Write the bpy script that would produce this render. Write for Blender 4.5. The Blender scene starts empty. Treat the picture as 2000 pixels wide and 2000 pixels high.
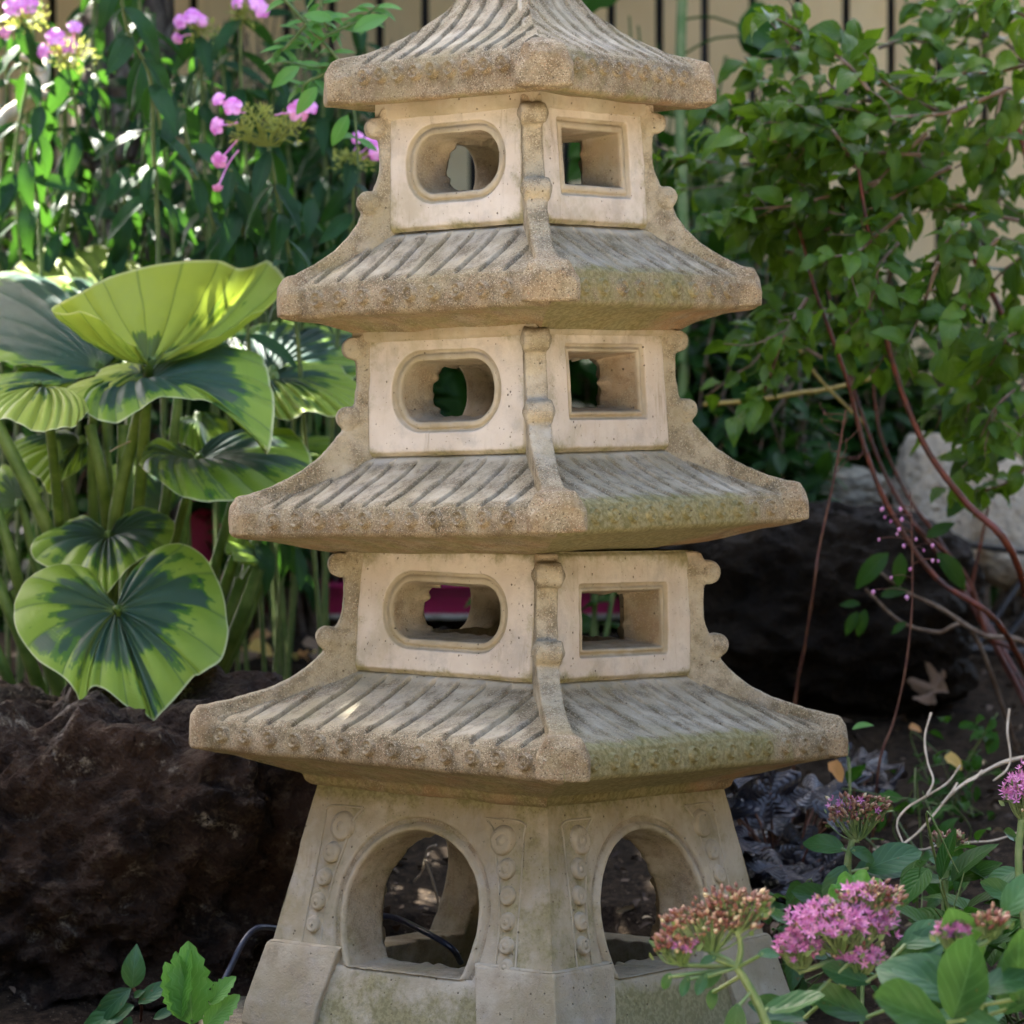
import bpy, bmesh, math, random
import numpy as np
from mathutils import Vector, Matrix
R_ = math.radians
rng = np.random.default_rng(7)
random.seed(7)
# ------------------------------------------------------------------ frame of reference
F = 7000.0            # focal length in photo pixels (photo 2000 wide)
D = 3.70              # camera to lantern axis (m)
K = D / F             # metres per photo pixel at the lantern axis
HY = 880.0            # horizon row
ZC = (1990 - HY) * K  # camera height above the lantern foot
def P(px, py, d):
    """real point seen at a photo position, at its own distance d"""
    return np.array([(px - 1000) * d / F, d - D, ZC - (py - HY) * d / F])
def terrain(x, y):
    d = y + D
    z = np.where(d > 3.85, .177 * (np.minimum(d, 5.5) - 3.85), 0.0)
    z = z + np.where(d > 5.5, .03 * (d - 5.5), 0)
    z = z - np.where(d < 3.2, .03 * (3.2 - d), 0)
    return z
# ------------------------------------------------------------------ scene tree helpers
scene = bpy.context.scene
COL = scene.collection
def tag(o, label=None, cat=None, group=None, kind=None):
    if label: o['label'] = label
    if cat: o['category'] = cat
    if group: o['group'] = group
    if kind: o['kind'] = kind
    return o
def thing(name, label, cat, loc=(0, 0, 0), group=None):
    o = bpy.data.objects.new(name, None); COL.objects.link(o)
    o.location = tuple(float(v) for v in loc); o.empty_display_size = .05
    return tag(o, label, cat, group)
def link(name, me, mat=None, parent=None):
    o = bpy.data.objects.new(name, me); COL.objects.link(o)
    if mat is not None:
        me.materials.clear(); me.materials.append(mat)
    if parent is not None:
        o.parent = parent
        # meshes are written in world coordinates: undo the parent's location
        o.location = tuple(-v for v in world_loc(parent)) if parent.get('_w', 1) else (0, 0, 0)
    return o
def world_loc(o):
    v = Vector(o.location)
    while o.parent is not None:
        o = o.parent; v = v + Vector(o.location)
    return v
# ------------------------------------------------------------------ noise (vectorised value noise)
def _h(i, j, k, seed):
    n = (i * 374761393 + j * 668265263 + k * 1274126177 + seed * 974711) & 0xffffffff
    n = ((n ^ (n >> 13)) * 1103515245) & 0xffffffff
    n = ((n ^ (n >> 15)) * 2246822519) & 0xffffffff
    return ((n ^ (n >> 16)) & 0xffff) / 65535.0 * 2 - 1
def vnoise(Pn, seed=0):
    Pn = np.asarray(Pn, float)
    I = np.floor(Pn).astype(np.int64); f = Pn - I; f = f * f * (3 - 2 * f)
    r = 0
    for a in (0, 1):
        for b in (0, 1):
            for c in (0, 1):
                w = (f[:, 0] if a else 1 - f[:, 0]) * (f[:, 1] if b else 1 - f[:, 1]) * (f[:, 2] if c else 1 - f[:, 2])
                r = r + w * _h(I[:, 0] + a, I[:, 1] + b, I[:, 2] + c, seed)
    return r
def fbm(Pn, sc=1.0, oc=4, seed=0, gain=.5):
    r = 0; a = 1; Pn = np.asarray(Pn, float) * sc
    for i in range(oc):
        r = r + a * vnoise(Pn, seed + i * 17); Pn = Pn * 2.03 + 11.3; a *= gain
    return r
# ------------------------------------------------------------------ mesh builder
class MB:
    def __init__(s): s.V = []; s.F = []; s.UV = []; s.R = []; s.A = {}; s.n = 0
    def add(s, V, Fc, uv=None, rnd=None, **att):
        V = np.asarray(V, float).reshape(-1, 3); m = len(V)
        s.V.append(V); Fc = np.asarray(Fc, np.int64)
        s.F.append(Fc + s.n)
        s.UV.append(np.zeros((m, 2)) if uv is None else np.asarray(uv, float))
        s.R.append(np.full(m, .5 if rnd is None else 0.) + (0 if rnd is None else rnd))
        for k in set(list(s.A) + list(att)):
            s.A.setdefault(k, [np.zeros(s.n)] if s.n else [])
            s.A[k].append(np.asarray(att[k], float) if k in att else np.zeros(m))
        s.n += m
    def mesh(s, name, smooth=True):
        V = np.concatenate(s.V); me = bpy.data.meshes.new(name)
        tot = sum(f.shape[0] for f in s.F); loops = np.concatenate([f.ravel() for f in s.F])
        sizes = np.concatenate([np.full(f.shape[0], f.shape[1]) for f in s.F])
        starts = np.concatenate([[0], np.cumsum(sizes)[:-1]])
        me.vertices.add(len(V)); me.vertices.foreach_set('co', V.astype(np.float32).ravel())
        me.loops.add(len(loops)); me.loops.foreach_set('vertex_index', loops.astype(np.int32))
        me.polygons.add(tot); me.polygons.foreach_set('loop_start', starts.astype(np.int32))
        me.polygons.foreach_set('use_smooth', np.full(tot, smooth))
        me.update(calc_edges=True); me.validate()
        if len(me.loops) == len(loops):
            uv = np.concatenate(s.UV)[loops]
            l = me.uv_layers.new(name='UVMap'); l.data.foreach_set('uv', uv.astype(np.float32).ravel())
        for k, arr in list(s.A.items()) + [('rnd', s.R)]:
            a = me.attributes.new(k, 'FLOAT', 'POINT'); a.data.foreach_set('value', np.concatenate(arr).astype(np.float32))
        return me
    def build(s, name, mat=None, parent=None, smooth=True):
        return link(name, s.mesh(name, smooth), mat, parent)
def grid_faces(nr, nc, closed=False):
    i = np.arange(nr - 1)[:, None]; j = np.arange(nc if closed else nc - 1)[None, :]
    j2 = (j + 1) % nc
    return np.stack([i * nc + j, i * nc + j2, (i + 1) * nc + j2, (i + 1) * nc + j], -1).reshape(-1, 4)
def unit(v):
    v = np.asarray(v, float); return v / (np.linalg.norm(v, axis=-1, keepdims=True) + 1e-12)
def spline(pts, n):
    """Catmull-Rom through the points"""
    p = np.asarray(pts, float)
    if len(p) == 2: t = np.linspace(0, 1, n)[:, None]; return p[0] * (1 - t) + p[1] * t
    q = np.vstack([2 * p[0] - p[1], p, 2 * p[-1] - p[-2]]); m = len(p) - 1
    t = np.linspace(0, m - 1e-6, n); i = t.astype(int); f = (t - i)[:, None]
    a, b, c, d = q[i], q[i + 1], q[i + 2], q[i + 3]
    return .5 * (2 * b + (c - a) * f + (2 * a - 5 * b + 4 * c - d) * f ** 2 + (3 * b - a - 3 * c + d) * f ** 3)
def tube(mb, pts, r0, r1=None, n=None, k=6, wob=0, flat=1.0, rnd=.5, caps=True):
    n = n or max(4, len(pts) * 4); c = spline(pts, n)
    r1 = r0 if r1 is None else r1
    if np.ndim(r0) > 0: r = np.interp(np.linspace(0, 1, n), np.linspace(0, 1, len(r0)), r0)
    else: r = np.linspace(r0, r1, n)
    if wob: r = r * (1 + wob * vnoise(c * 60 + 5)); c = c + wob * r[:, None] * np.stack([vnoise(c * 25 + 3), vnoise(c * 25 + 31), vnoise(c * 25 + 51)], -1)
    t = unit(np.gradient(c, axis=0)); up = np.array([0.13, .21, 1.0]) if abs(t[:, 2]).mean() < .8 else np.array([0.2, 1.0, .1])
    x = unit(np.cross(t, up)); y = np.cross(x, t)
    a = np.linspace(0, 2 * np.pi, k, endpoint=False)
    V = c[:, None, :] + r[:, None, None] * (np.cos(a)[None, :, None] * x[:, None, :] + flat * np.sin(a)[None, :, None] * y[:, None, :])
    uv = np.stack(np.meshgrid(np.linspace(0, 1, n), np.linspace(0, 1, k), indexing='ij'), -1).reshape(-1, 2)
    mb.add(V.reshape(-1, 3), grid_faces(n, k, True), uv[:, ::-1], rnd)
    if caps:
        mb.add(V[0], np.arange(k)[None, ::-1], None, rnd); mb.add(V[-1], np.arange(k)[None], None, rnd)
    return c
# ------------------------------------------------------------------ leaf templates: (verts, quads, uv) with length 1 along +y
def leafT(W=.3, e=.8, q=1.0, nv=9, nu=5, fold=.15, droop=.35, wave=0., twist=0., serr=0., fr=3):
    v = np.linspace(0, 1, nv)[:, None]; u = np.linspace(-1, 1, nu)[None, :]
    w = W * .5 * np.sin(np.pi * np.clip(v, 0.004, .996) ** e) ** q
    if serr: w = w * (1 + serr * np.where(np.arange(nv)[:, None] % 2, 1, -1))
    x = u * w; z = fold * np.abs(x) * 1.4 + wave * w * 2 * np.sin(v * np.pi * 2 * fr + u * 1.5) * np.abs(u)
    y = v + 0 * u
    # bend along the midrib
    if abs(droop) > 1e-3:
        a = droop * v * 2; yy = np.cumsum(np.cos(a), 0) / nv; zz = -np.cumsum(np.sin(a), 0) / nv
        y = yy - yy[0] + 0 * u; z = z * 1 + (zz - zz[0])
    if twist:
        c, s_ = np.cos(twist * v), np.sin(twist * v); x, z = x * c - z * s_, x * s_ + z * c
    V = np.stack([x + 0 * v, y + 0 * u, z + 0 * v], -1).reshape(-1, 3)
    uv = np.stack([(u + 1) / 2 + 0 * v, v + 0 * u], -1).reshape(-1, 2)
    return V, grid_faces(nv, nu), uv
def discT(lobes=5, depth=.25, n=40, nr=5, cup=.25, serr=.0, sinus=True, ruffle=.06):
    """palmate rounded leaf, petiole at origin, radius about .5 centred on y=.42"""
    a = np.linspace(-np.pi * .93 if sinus else -np.pi, np.pi * .93 if sinus else np.pi, n)
    r = .5 * (1 - depth * (.5 - .5 * np.cos(a * lobes)) ** 1.2) * (1 + serr * np.cos(a * lobes * 5))
    t = np.linspace(0, 1, nr)[:, None]
    x = t * r * np.sin(a); y = t * r * np.cos(a)
    z = cup * (x * x + y * y) + ruffle * t ** 2 * np.sin(a * lobes + 1)
    V = np.stack([x, y, z], -1).reshape(-1, 3)
    uv = np.stack([a[None, :] / (2 * np.pi) + .5 + 0 * t, t + 0 * a[None, :]], -1).reshape(-1, 2)
    return V, grid_faces(nr, n), uv
def put(mb, T, pos, dr, up, L, W=None, rnd=None):
    """many copies of a template: pos (N,3), dr (N,3), up (N,3), L (N)"""
    V, Fc, uv = T; pos = np.atleast_2d(pos); N = len(pos); m = len(V)
    dr = unit(np.broadcast_to(dr, pos.shape)); up = np.broadcast_to(up, pos.shape)
    x = unit(np.cross(dr, up)); z = np.cross(x, dr)
    L = np.broadcast_to(np.asarray(L, float), (N,)); W = L if W is None else np.broadcast_to(W, (N,))
    o = pos[:, None, :] + W[:, None, None] * V[None, :, 0:1] * x[:, None, :] + L[:, None, None] * (V[None, :, 1:2] * dr[:, None, :] + V[None, :, 2:3] * z[:, None, :])
    f = (Fc[None] + (np.arange(N) * m)[:, None, None]).reshape(-1, Fc.shape[1])
    rnd = rng.random(N) if rnd is None else np.broadcast_to(rnd, (N,))
    mb.add(o.reshape(-1, 3), f, np.tile(uv, (N, 1)), np.repeat(rnd, m))
def budT(k=5, rings=4, fat=.35):
    t = np.linspace(0, 1, rings + 2); r = fat * np.sin(np.pi * np.clip(t, .03, .97) ** .8) * .5
    a = np.linspace(0, 2 * np.pi, k, endpoint=False)
    V = np.stack([r[:, None] * np.cos(a), t[:, None] + 0 * a, r[:, None] * np.sin(a)], -1).reshape(-1, 3)
    uv = np.stack([0 * a + t[:, None] * 0 + .5, t[:, None] + 0 * a], -1).reshape(-1, 2)
    return V, grid_faces(rings + 2, k, True), uv
def joinT(*Ts):
    V = []; Fc = []; U = []; n = 0
    for v, f, u in Ts: V.append(v); Fc.append(f + n); U.append(u); n += len(v)
    return np.concatenate(V), np.concatenate(Fc), np.concatenate(U)
def rotT(T, ax, ang, off=(0, 0, 0)):
    M = np.array(Matrix.Rotation(ang, 3, ax)); return T[0] @ M.T + np.asarray(off), T[1], T[2]
# ------------------------------------------------------------------ materials
def NT(name):
    m = bpy.data.materials.new(name); m.use_nodes = True; nt = m.node_tree; nt.nodes.clear()
    return m, nt
class G:
    """tiny node-graph writer"""
    def __init__(s, nt): s.nt = nt
    def n(s, t, **kw):
        nd = s.nt.nodes.new(t)
        for k, v in kw.items():
            if k.startswith('_'): setattr(nd, k[1:], v)
        return nd
    def set(s, sock, v):
        if hasattr(v, 'is_linked'): s.nt.links.new(v, sock)
        elif isinstance(v, tuple) and len(v) == 3 and sock.type == 'RGBA': sock.default_value = (*v, 1)
        else: sock.default_value = v
    def math(s, op, a, b=0.0, c=None, clamp=False):
        nd = s.nt.nodes.new('ShaderNodeMath'); nd.operation = op; nd.use_clamp = clamp
        s.set(nd.inputs[0], a); s.set(nd.inputs[1], b)
        if c is not None: s.set(nd.inputs[2], c)
        return nd.outputs[0]
    def mix(s, f, a, b, mode='MIX'):
        nd = s.nt.nodes.new('ShaderNodeMix'); nd.data_type = 'RGBA'; nd.blend_type = mode
        s.set(nd.inputs[0], f); s.set(nd.inputs[6], a); s.set(nd.inputs[7], b); return nd.outputs[2]
    def noise(s, vec, scale, detail=3.0, rough=.55, dist=0.0, col=False):
        nd = s.nt.nodes.new('ShaderNodeTexNoise'); s.set(nd.inputs['Vector'], vec)
        nd.inputs['Scale'].default_value = scale; nd.inputs['Detail'].default_value = detail
        nd.inputs['Roughness'].default_value = rough; nd.inputs['Distortion'].default_value = dist
        return nd.outputs['Color'] if col else nd.outputs['Fac']
    def vor(s, vec, scale, feat='F1', rnd=1.0, out='Distance'):
        nd = s.nt.nodes.new('ShaderNodeTexVoronoi'); nd.feature = feat; s.set(nd.inputs['Vector'], vec)
        nd.inputs['Scale'].default_value = scale; nd.inputs['Randomness'].default_value = rnd
        return nd.outputs[out]
    def ramp(s, f, lo, hi, a=0.0, b=1.0):
        nd = s.nt.nodes.new('ShaderNodeMapRange'); nd.interpolation_type = 'SMOOTHSTEP'; s.set(nd.inputs[0], f)
        nd.inputs[1].default_value = lo; nd.inputs[2].default_value = hi
        nd.inputs[3].default_value = a; nd.inputs[4].default_value = b; return nd.outputs[0]
    def attr(s, name):
        nd = s.nt.nodes.new('ShaderNodeAttribute'); nd.attribute_name = name; return nd.outputs['Fac']
    def bump(s, h, st, dist, nrm=None):
        nd = s.nt.nodes.new('ShaderNodeBump'); s.set(nd.inputs['Height'], h)
        nd.inputs['Strength'].default_value = st; nd.inputs['Distance'].default_value = dist
        if nrm is not None: s.nt.links.new(nrm, nd.inputs['Normal'])
        return nd.outputs[0]
    def coord(s, which='Object'):
        return s.nt.nodes.new('ShaderNodeTexCoord').outputs[which]
    def pos(s): return s.nt.nodes.new('ShaderNodeNewGeometry').outputs['Position']
    def sep(s, v):
        nd = s.nt.nodes.new('ShaderNodeSeparateXYZ'); s.nt.links.new(v, nd.inputs[0]); return nd.outputs
    def comb(s, x, y, z=0.0):
        nd = s.nt.nodes.new('ShaderNodeCombineXYZ')
        for i, v in enumerate((x, y, z)): s.set(nd.inputs[i], v)
        return nd.outputs[0]
    def bsdf(s, col, rough=.6, spec=.5, nrm=None):
        nd = s.nt.nodes.new('ShaderNodeBsdfPrincipled'); s.set(nd.inputs['Base Color'], col)
        s.set(nd.inputs['Roughness'], rough); s.set(nd.inputs['Specular IOR Level'], spec)
        if nrm is not None: s.nt.links.new(nrm, nd.inputs['Normal'])
        return nd
    def out(s, sh):
        o = s.nt.nodes.new('ShaderNodeOutputMaterial'); s.nt.links.new(sh, o.inputs['Surface'])
def mat_leaf(name, c1, c2, rough=.45, trans=.35, rib=(.25, .35, .12), ribw=.035, veins=7, tcol=None, spec=.5, spots=0., bump=.4, rimc=None):
    m, nt = NT(name); g = G(nt); uv = g.sep(g.coord('UV')); u, v = uv[0], uv[1]
    r = g.attr('rnd'); pz = g.pos()
    f = g.math('MULTIPLY_ADD', g.noise(pz, 30, 2), .7, g.math('MULTIPLY_ADD', r, .7, -.2), clamp=True)
    col = g.mix(f, c1, c2)
    au = g.math('ABSOLUTE', g.math('SUBTRACT', u, .5))
    mid = g.ramp(au, ribw * .4, ribw, 1, 0)
    # side veins run outward and forward
    sv = g.math('SINE', g.math('MULTIPLY', g.math('SUBTRACT', v, g.math('MULTIPLY', au, .9)), veins * 6.283))
    svm = g.ramp(sv, .82, 1.0, 0, .35)
    col = g.mix(g.math('MAXIMUM', g.math('MULTIPLY', mid, .6), svm), col, rib)
    if rimc: col = g.mix(g.ramp(au, .43, .5), col, rimc)
    if spots: col = g.mix(g.ramp(g.noise(pz, 160, 2), .68, .74, 0, spots), col, (.16, .07, .02))
    nrm = g.bump(g.math('ADD', g.math('MULTIPLY', sv, -.5), g.math('MULTIPLY_ADD', mid, -1.2, g.noise(pz, 120, 2))), bump, .001)
    b = g.bsdf(col, rough, spec, nrm)
    t = nt.nodes.new('ShaderNodeBsdfTranslucent')
    g.set(t.inputs[0], g.mix(.5, col, tcol or tuple(min(1, x * 2.2) for x in c2)))
    mx = nt.nodes.new('ShaderNodeMixShader'); mx.inputs[0].default_value = trans
    nt.links.new(b.outputs[0], mx.inputs[1]); nt.links.new(t.outputs[0], mx.inputs[2]); g.out(mx.outputs[0]); return m
def mat_plain(name, c1, c2, rough=.7, sc=40, bump=.5, bd=.002, spec=.4, det=4):
    m, nt = NT(name); g = G(nt); p = g.pos()
    n1 = g.noise(p, sc, det); n2 = g.noise(p, sc * 4, det)
    col = g.mix(g.ramp(n1, .35, .65), c1, c2)
    g.out(g.bsdf(col, rough, spec, g.bump(g.math('ADD', n1, g.math('MULTIPLY', n2, .5)), bump, bd)).outputs[0]); return m
def mat_concrete():
    m, nt = NT('weathered_cast_concrete'); g = G(nt); p = g.pos()
    ro = g.attr('rough'); mo = g.attr('moss'); st = g.attr('stain')
    big = g.noise(p, 9, 4, .6); mid = g.noise(p, 45, 4, .65); fine = g.noise(p, 420, 3, .7)
    smooth = g.mix(g.ramp(big, .38, .62), (.45, .40, .30), (.31, .27, .18))
    smooth = g.mix(g.ramp(mid, .5, .75, 0, .35), smooth, (.52, .46, .36))
    smooth = g.mix(g.attr('panel'), smooth, g.mix(g.ramp(big, .35, .65), (.61, .557, .475), (.53, .47, .385)))
    coarse = g.mix(g.ramp(mid, .4, .62), (.275, .23, .145), (.15, .12, .07))
    # sand grains showing where the skin has weathered off
    vc = g.vor(p, 950, out='Color'); vs = g.sep(vc)
    grain = g.mix(g.ramp(vs[0], .80, .88, 0, .6), coarse, (.46, .40, .28))
    grain = g.mix(g.ramp(vs[1], .86, .9, 0, .8), grain, (.07, .055, .038))
    grain = g.mix(g.ramp(vs[2], .94, .96, 0, .6), grain, (.36, .22, .13))
    rm = g.ramp(g.math('ADD', ro, g.math('MULTIPLY_ADD', mid, .8, -.4)), .25, .75)
    col = g.mix(rm, smooth, grain)
    # thin grey film on weathered skin
    col = g.mix(g.math('MULTIPLY', g.ramp(g.noise(p, 22, 5, .7), .5, .68, 0, .5), g.math('SUBTRACT', 1.15, ro)), col, (.36, .335, .29))
    # orange-brown drips, and a tint strongest on the eave undersides
    drip = g.noise(g.comb(g.sep(p)[0], g.sep(p)[1], g.math('MULTIPLY', g.sep(p)[2], .12)), 55, 4, .7)
    col = g.mix(g.ramp(drip, .56, .72, 0, .42), col, (.20, .165, .10))
    col = g.mix(g.math('MULTIPLY', st, g.ramp(g.noise(p, 30, 4), .35, .65, .2, .8)), col, (.33, .185, .085))
    # algae
    mm = g.ramp(g.math('ADD', mo, g.math('MULTIPLY_ADD', g.noise(p, 26, 6, .75), 1.5, -.85)), .3, .75, 0, .8)
    col = g.mix(mm, col, g.mix(g.ramp(g.noise(p, 200, 3), .4, .6), (.15, .14, .045), (.25, .225, .10)))
    mm2 = g.ramp(g.noise(p, 14, 5, .7), .48, .72, 0, .4)
    col = g.mix(mm2, col, (.24, .205, .10))
    # pores
    vd = g.vor(p, 95); vcol = g.sep(g.vor(p, 95, out='Color'))
    pit = g.math('MULTIPLY', g.ramp(vd, .05, .13, 1, 0), g.ramp(vcol[0], .55, .6))
    vd2 = g.vor(p, 260); vcol2 = g.sep(g.vor(p, 260, out='Color'))
    pit2 = g.math('MULTIPLY', g.ramp(vd2, .08, .2, 1, 0), g.ramp(vcol2[0], .72, .76))
    pp = g.math('MAXIMUM', pit, g.math('MULTIPLY', pit2, .8))
    col = g.mix(g.math('MULTIPLY', pp, .75), col, (.10, .07, .045))
    h = g.math('MULTIPLY_ADD', fine, g.math('MULTIPLY_ADD', ro, .9, .35), g.math('MULTIPLY', mid, .8))
    h = g.math('MULTIPLY_ADD', g.math('MULTIPLY', vs[0], rm), .5, h)
    h = g.math('MULTIPLY_ADD', pp, -2.0, h)
    n1 = g.bump(h, .75, .0015)
    n1 = g.bump(g.noise(p, 60, 3), .35, .004, n1)
    g.out(g.bsdf(col, g.math('MULTIPLY_ADD', fine, .2, .72), .3, n1).outputs[0]); return m
# ================================================================== THE LANTERN (photo px units about the axis, scaled by K)
AX = 16 * K
PHI = R_(6.8)
CONC = mat_concrete()
def Z(y): return (1990 - y) * K
def face_axes(k):
    th = R_(-135) + PHI + k * math.pi / 2
    return np.array([math.cos(th), math.sin(th)]), np.array([-math.sin(th), math.cos(th)])
def fmap(k, s, y, h):
    """face k: along-face s, photo row y, distance from axis h (all px) -> metres relative to lantern axis"""
    n, t = face_axes(k); s = np.asarray(s, float); y = np.asarray(y, float); h = np.asarray(h, float)
    return np.stack([(n[0] * h + t[0] * s) * K, (n[1] * h + t[1] * s) * K, Z(y)], -1)
def sst(x, a, b):
    t = np.clip((x - a) / (b - a), 0, 1); return t * t * (3 - 2 * t)
lantern = thing('stone_lantern', 'tall weathered beige concrete pagoda lantern with stacked roofs and pierced windows', 'garden lantern', (AX, 0, 0))
def lpart(name, me, ypiv, tilt, shift=0.0):
    """a cast piece with its own slight lean; the mesh is centred on its pivot"""
    o = bpy.data.objects.new(name, me); COL.objects.link(o); me.materials.append(CONC)
    o.parent = lantern; o.location = (shift * K, 0, Z(ypiv)); o.rotation_euler = (0, tilt, 0); return o
def sub(name, me, par, rz=0):
    o = bpy.data.objects.new(name, me); COL.objects.link(o)
    if not me.materials: me.materials.append(CONC)
    o.parent = par; o.rotation_euler = (0, 0, rz); return o
def lumps(V, amp=1.2, sc=28, seed=1):
    n = np.stack([fbm(V, sc, 3, seed), fbm(V, sc, 3, seed + 50), fbm(V, sc, 3, seed + 90)], -1)
    return V + n * amp * K
# -------- roofs: closed square loft with tile courses and studs
def roof_mesh(name, prof, tile, band, T, ypiv, seed, mossy, nstud_r=15):
    """prof: list of (h,y,step) ; tile=(i0,i1) indices of slope section ; band=(yc, half)"""
    mb = MB()
    pts = []; wt = []
    for i in range(len(prof) - 1):
        h0, y0 = prof[i][:2]; h1, y1 = prof[i + 1][:2]; L = math.hypot(h1 - h0, y1 - y0)
        m = max(1, int(L / prof[i][2]))
        for j in range(m): f = j / m; pts.append((h0 + (h1 - h0) * f, y0 + (y1 - y0) * f, i + f))
    pts.append((*prof[-1][:2], len(prof) - 1)); pr = np.array(pts)
    # the tiled slope is nearly straight, only slightly dished
    i0, i1 = tile[0], tile[1] - 1; hA, yA = prof[i0][:2]; hB, yB = prof[i1][:2]
    msk = (pr[:, 2] > i0) & (pr[:, 2] < i1); sw = 0 if yA < 0 else .5; pr[msk, 1] = (1 - sw) * pr[msk, 1] + sw * (yA + (yB - yA) * (pr[msk, 0] - hA) / (hB - hA))
    # soften the profile
    for _ in range(2): pr[1:-1, :2] = .25 * pr[:-2, :2] + .5 * pr[1:-1, :2] + .25 * pr[2:, :2]
    dh = np.gradient(pr[:, 0]); dy = np.gradient(pr[:, 1]); ln = np.hypot(dh, dy) + 1e-9
    nh, ny = dy / ln, -dh / ln          # outward normal in (h, y): the slope faces up and out
    for k in range(4):
        ds = 2.1 if k < 2 else 7
        hm = pr[:, 0].max(); ns = int(2 * hm / ds); u = np.linspace(-1, 1, ns)
        H = pr[:, 0][:, None] + 0 * u; S = H * u; Y = pr[:, 1][:, None] + 0 * u; I = pr[:, 2][:, None] + 0 * u
        wob = 5 * np.sin(Y * .05 + seed) * 0 + 1.4 * vnoise(np.stack([S / 40, Y / 25, S * 0 + seed + k * 7], -1).reshape(-1, 3)).reshape(S.shape)
        sl = sst(I, tile[0], tile[0] + .5) * (1 - sst(I, tile[1] - .55, tile[1] - .05))
        edge = sst(np.abs(u), 1, .975) + 0 * H
        q = (S + wob * 1.3) / T + .25 + 100; ph = q - np.floor(q); ph = ph if k % 2 == 0 else 1 - ph
        amp = 1 + .35 * vnoise(np.stack([np.floor(q) * 1.7, q * 0 + k, q * 0 + seed], -1).reshape(-1, 3)).reshape(S.shape)
        groove = np.exp(-((np.minimum(ph, 1 - ph) * T) / 2.3) ** 2)
        disp = sl * edge * ((5.5 * ph ** 1.6 - 1.5) * amp * (1 if k % 2 == 0 else .8) - groove * (14 if k % 2 == 0 else 11))
        # studs on the fascia
        q2 = S / T + .5; c = (np.floor(q2) + .5 - .5) * T; sx = S - c
        sx = S - (np.round(S / T)) * T
        r = np.hypot(sx, (Y - band[0])); onb = (np.abs(Y - band[0]) < band[1]) & (np.abs(S) < H - 70) & (dy[:, None] / ln[:, None] > .6)
        num = np.round(S / T); am = .95 + .35 * vnoise(np.stack([num * 2.3, num * 0 + k + .3, num * 0 + seed], -1).reshape(-1, 3)).reshape(S.shape)
        am = .5 + .5 * am
        stud = onb * am * (13.0 * sst(r, nstud_r, nstud_r - 2.5) - 5 * sst(r, nstud_r - 4, nstud_r - 6.5) + 4 * sst(r, 4.5, 2.5))
        if k % 2: stud = stud * .7
        disp = disp + stud
        low = 2.2 * vnoise(np.stack([S / 90, Y / 60, S * 0 + k * 9 + seed], -1).reshape(-1, 3)).reshape(S.shape)
        disp = disp + low * (1 - sst(np.abs(u), .96, 1)) * sst(I, .5, 1.5)
        Hd = H + disp * nh[:, None]; Yd = Y + disp * ny[:, None]
        V = fmap(k, S, Yd, Hd).reshape(-1, 3)
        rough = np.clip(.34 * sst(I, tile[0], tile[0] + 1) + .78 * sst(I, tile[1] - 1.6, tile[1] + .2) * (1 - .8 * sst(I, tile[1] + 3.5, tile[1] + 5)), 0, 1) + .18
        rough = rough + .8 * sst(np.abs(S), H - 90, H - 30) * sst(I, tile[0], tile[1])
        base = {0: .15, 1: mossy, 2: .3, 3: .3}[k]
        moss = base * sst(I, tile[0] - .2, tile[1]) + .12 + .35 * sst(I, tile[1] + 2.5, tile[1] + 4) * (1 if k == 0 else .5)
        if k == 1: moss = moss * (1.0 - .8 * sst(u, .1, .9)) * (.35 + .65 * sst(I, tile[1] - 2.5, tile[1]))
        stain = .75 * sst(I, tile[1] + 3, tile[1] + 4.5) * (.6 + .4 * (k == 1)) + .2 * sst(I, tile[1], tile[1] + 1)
        V = lumps(V, .8, 45, seed); V[:, 2] -= Z(ypiv)
        mb.add(V, grid_faces(*S.shape), None, None, rough=(rough + 0 * S).ravel(), moss=(moss + 0 * S).ravel(), stain=(stain + 0 * S).ravel())
    return mb.mesh(name)
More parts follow.
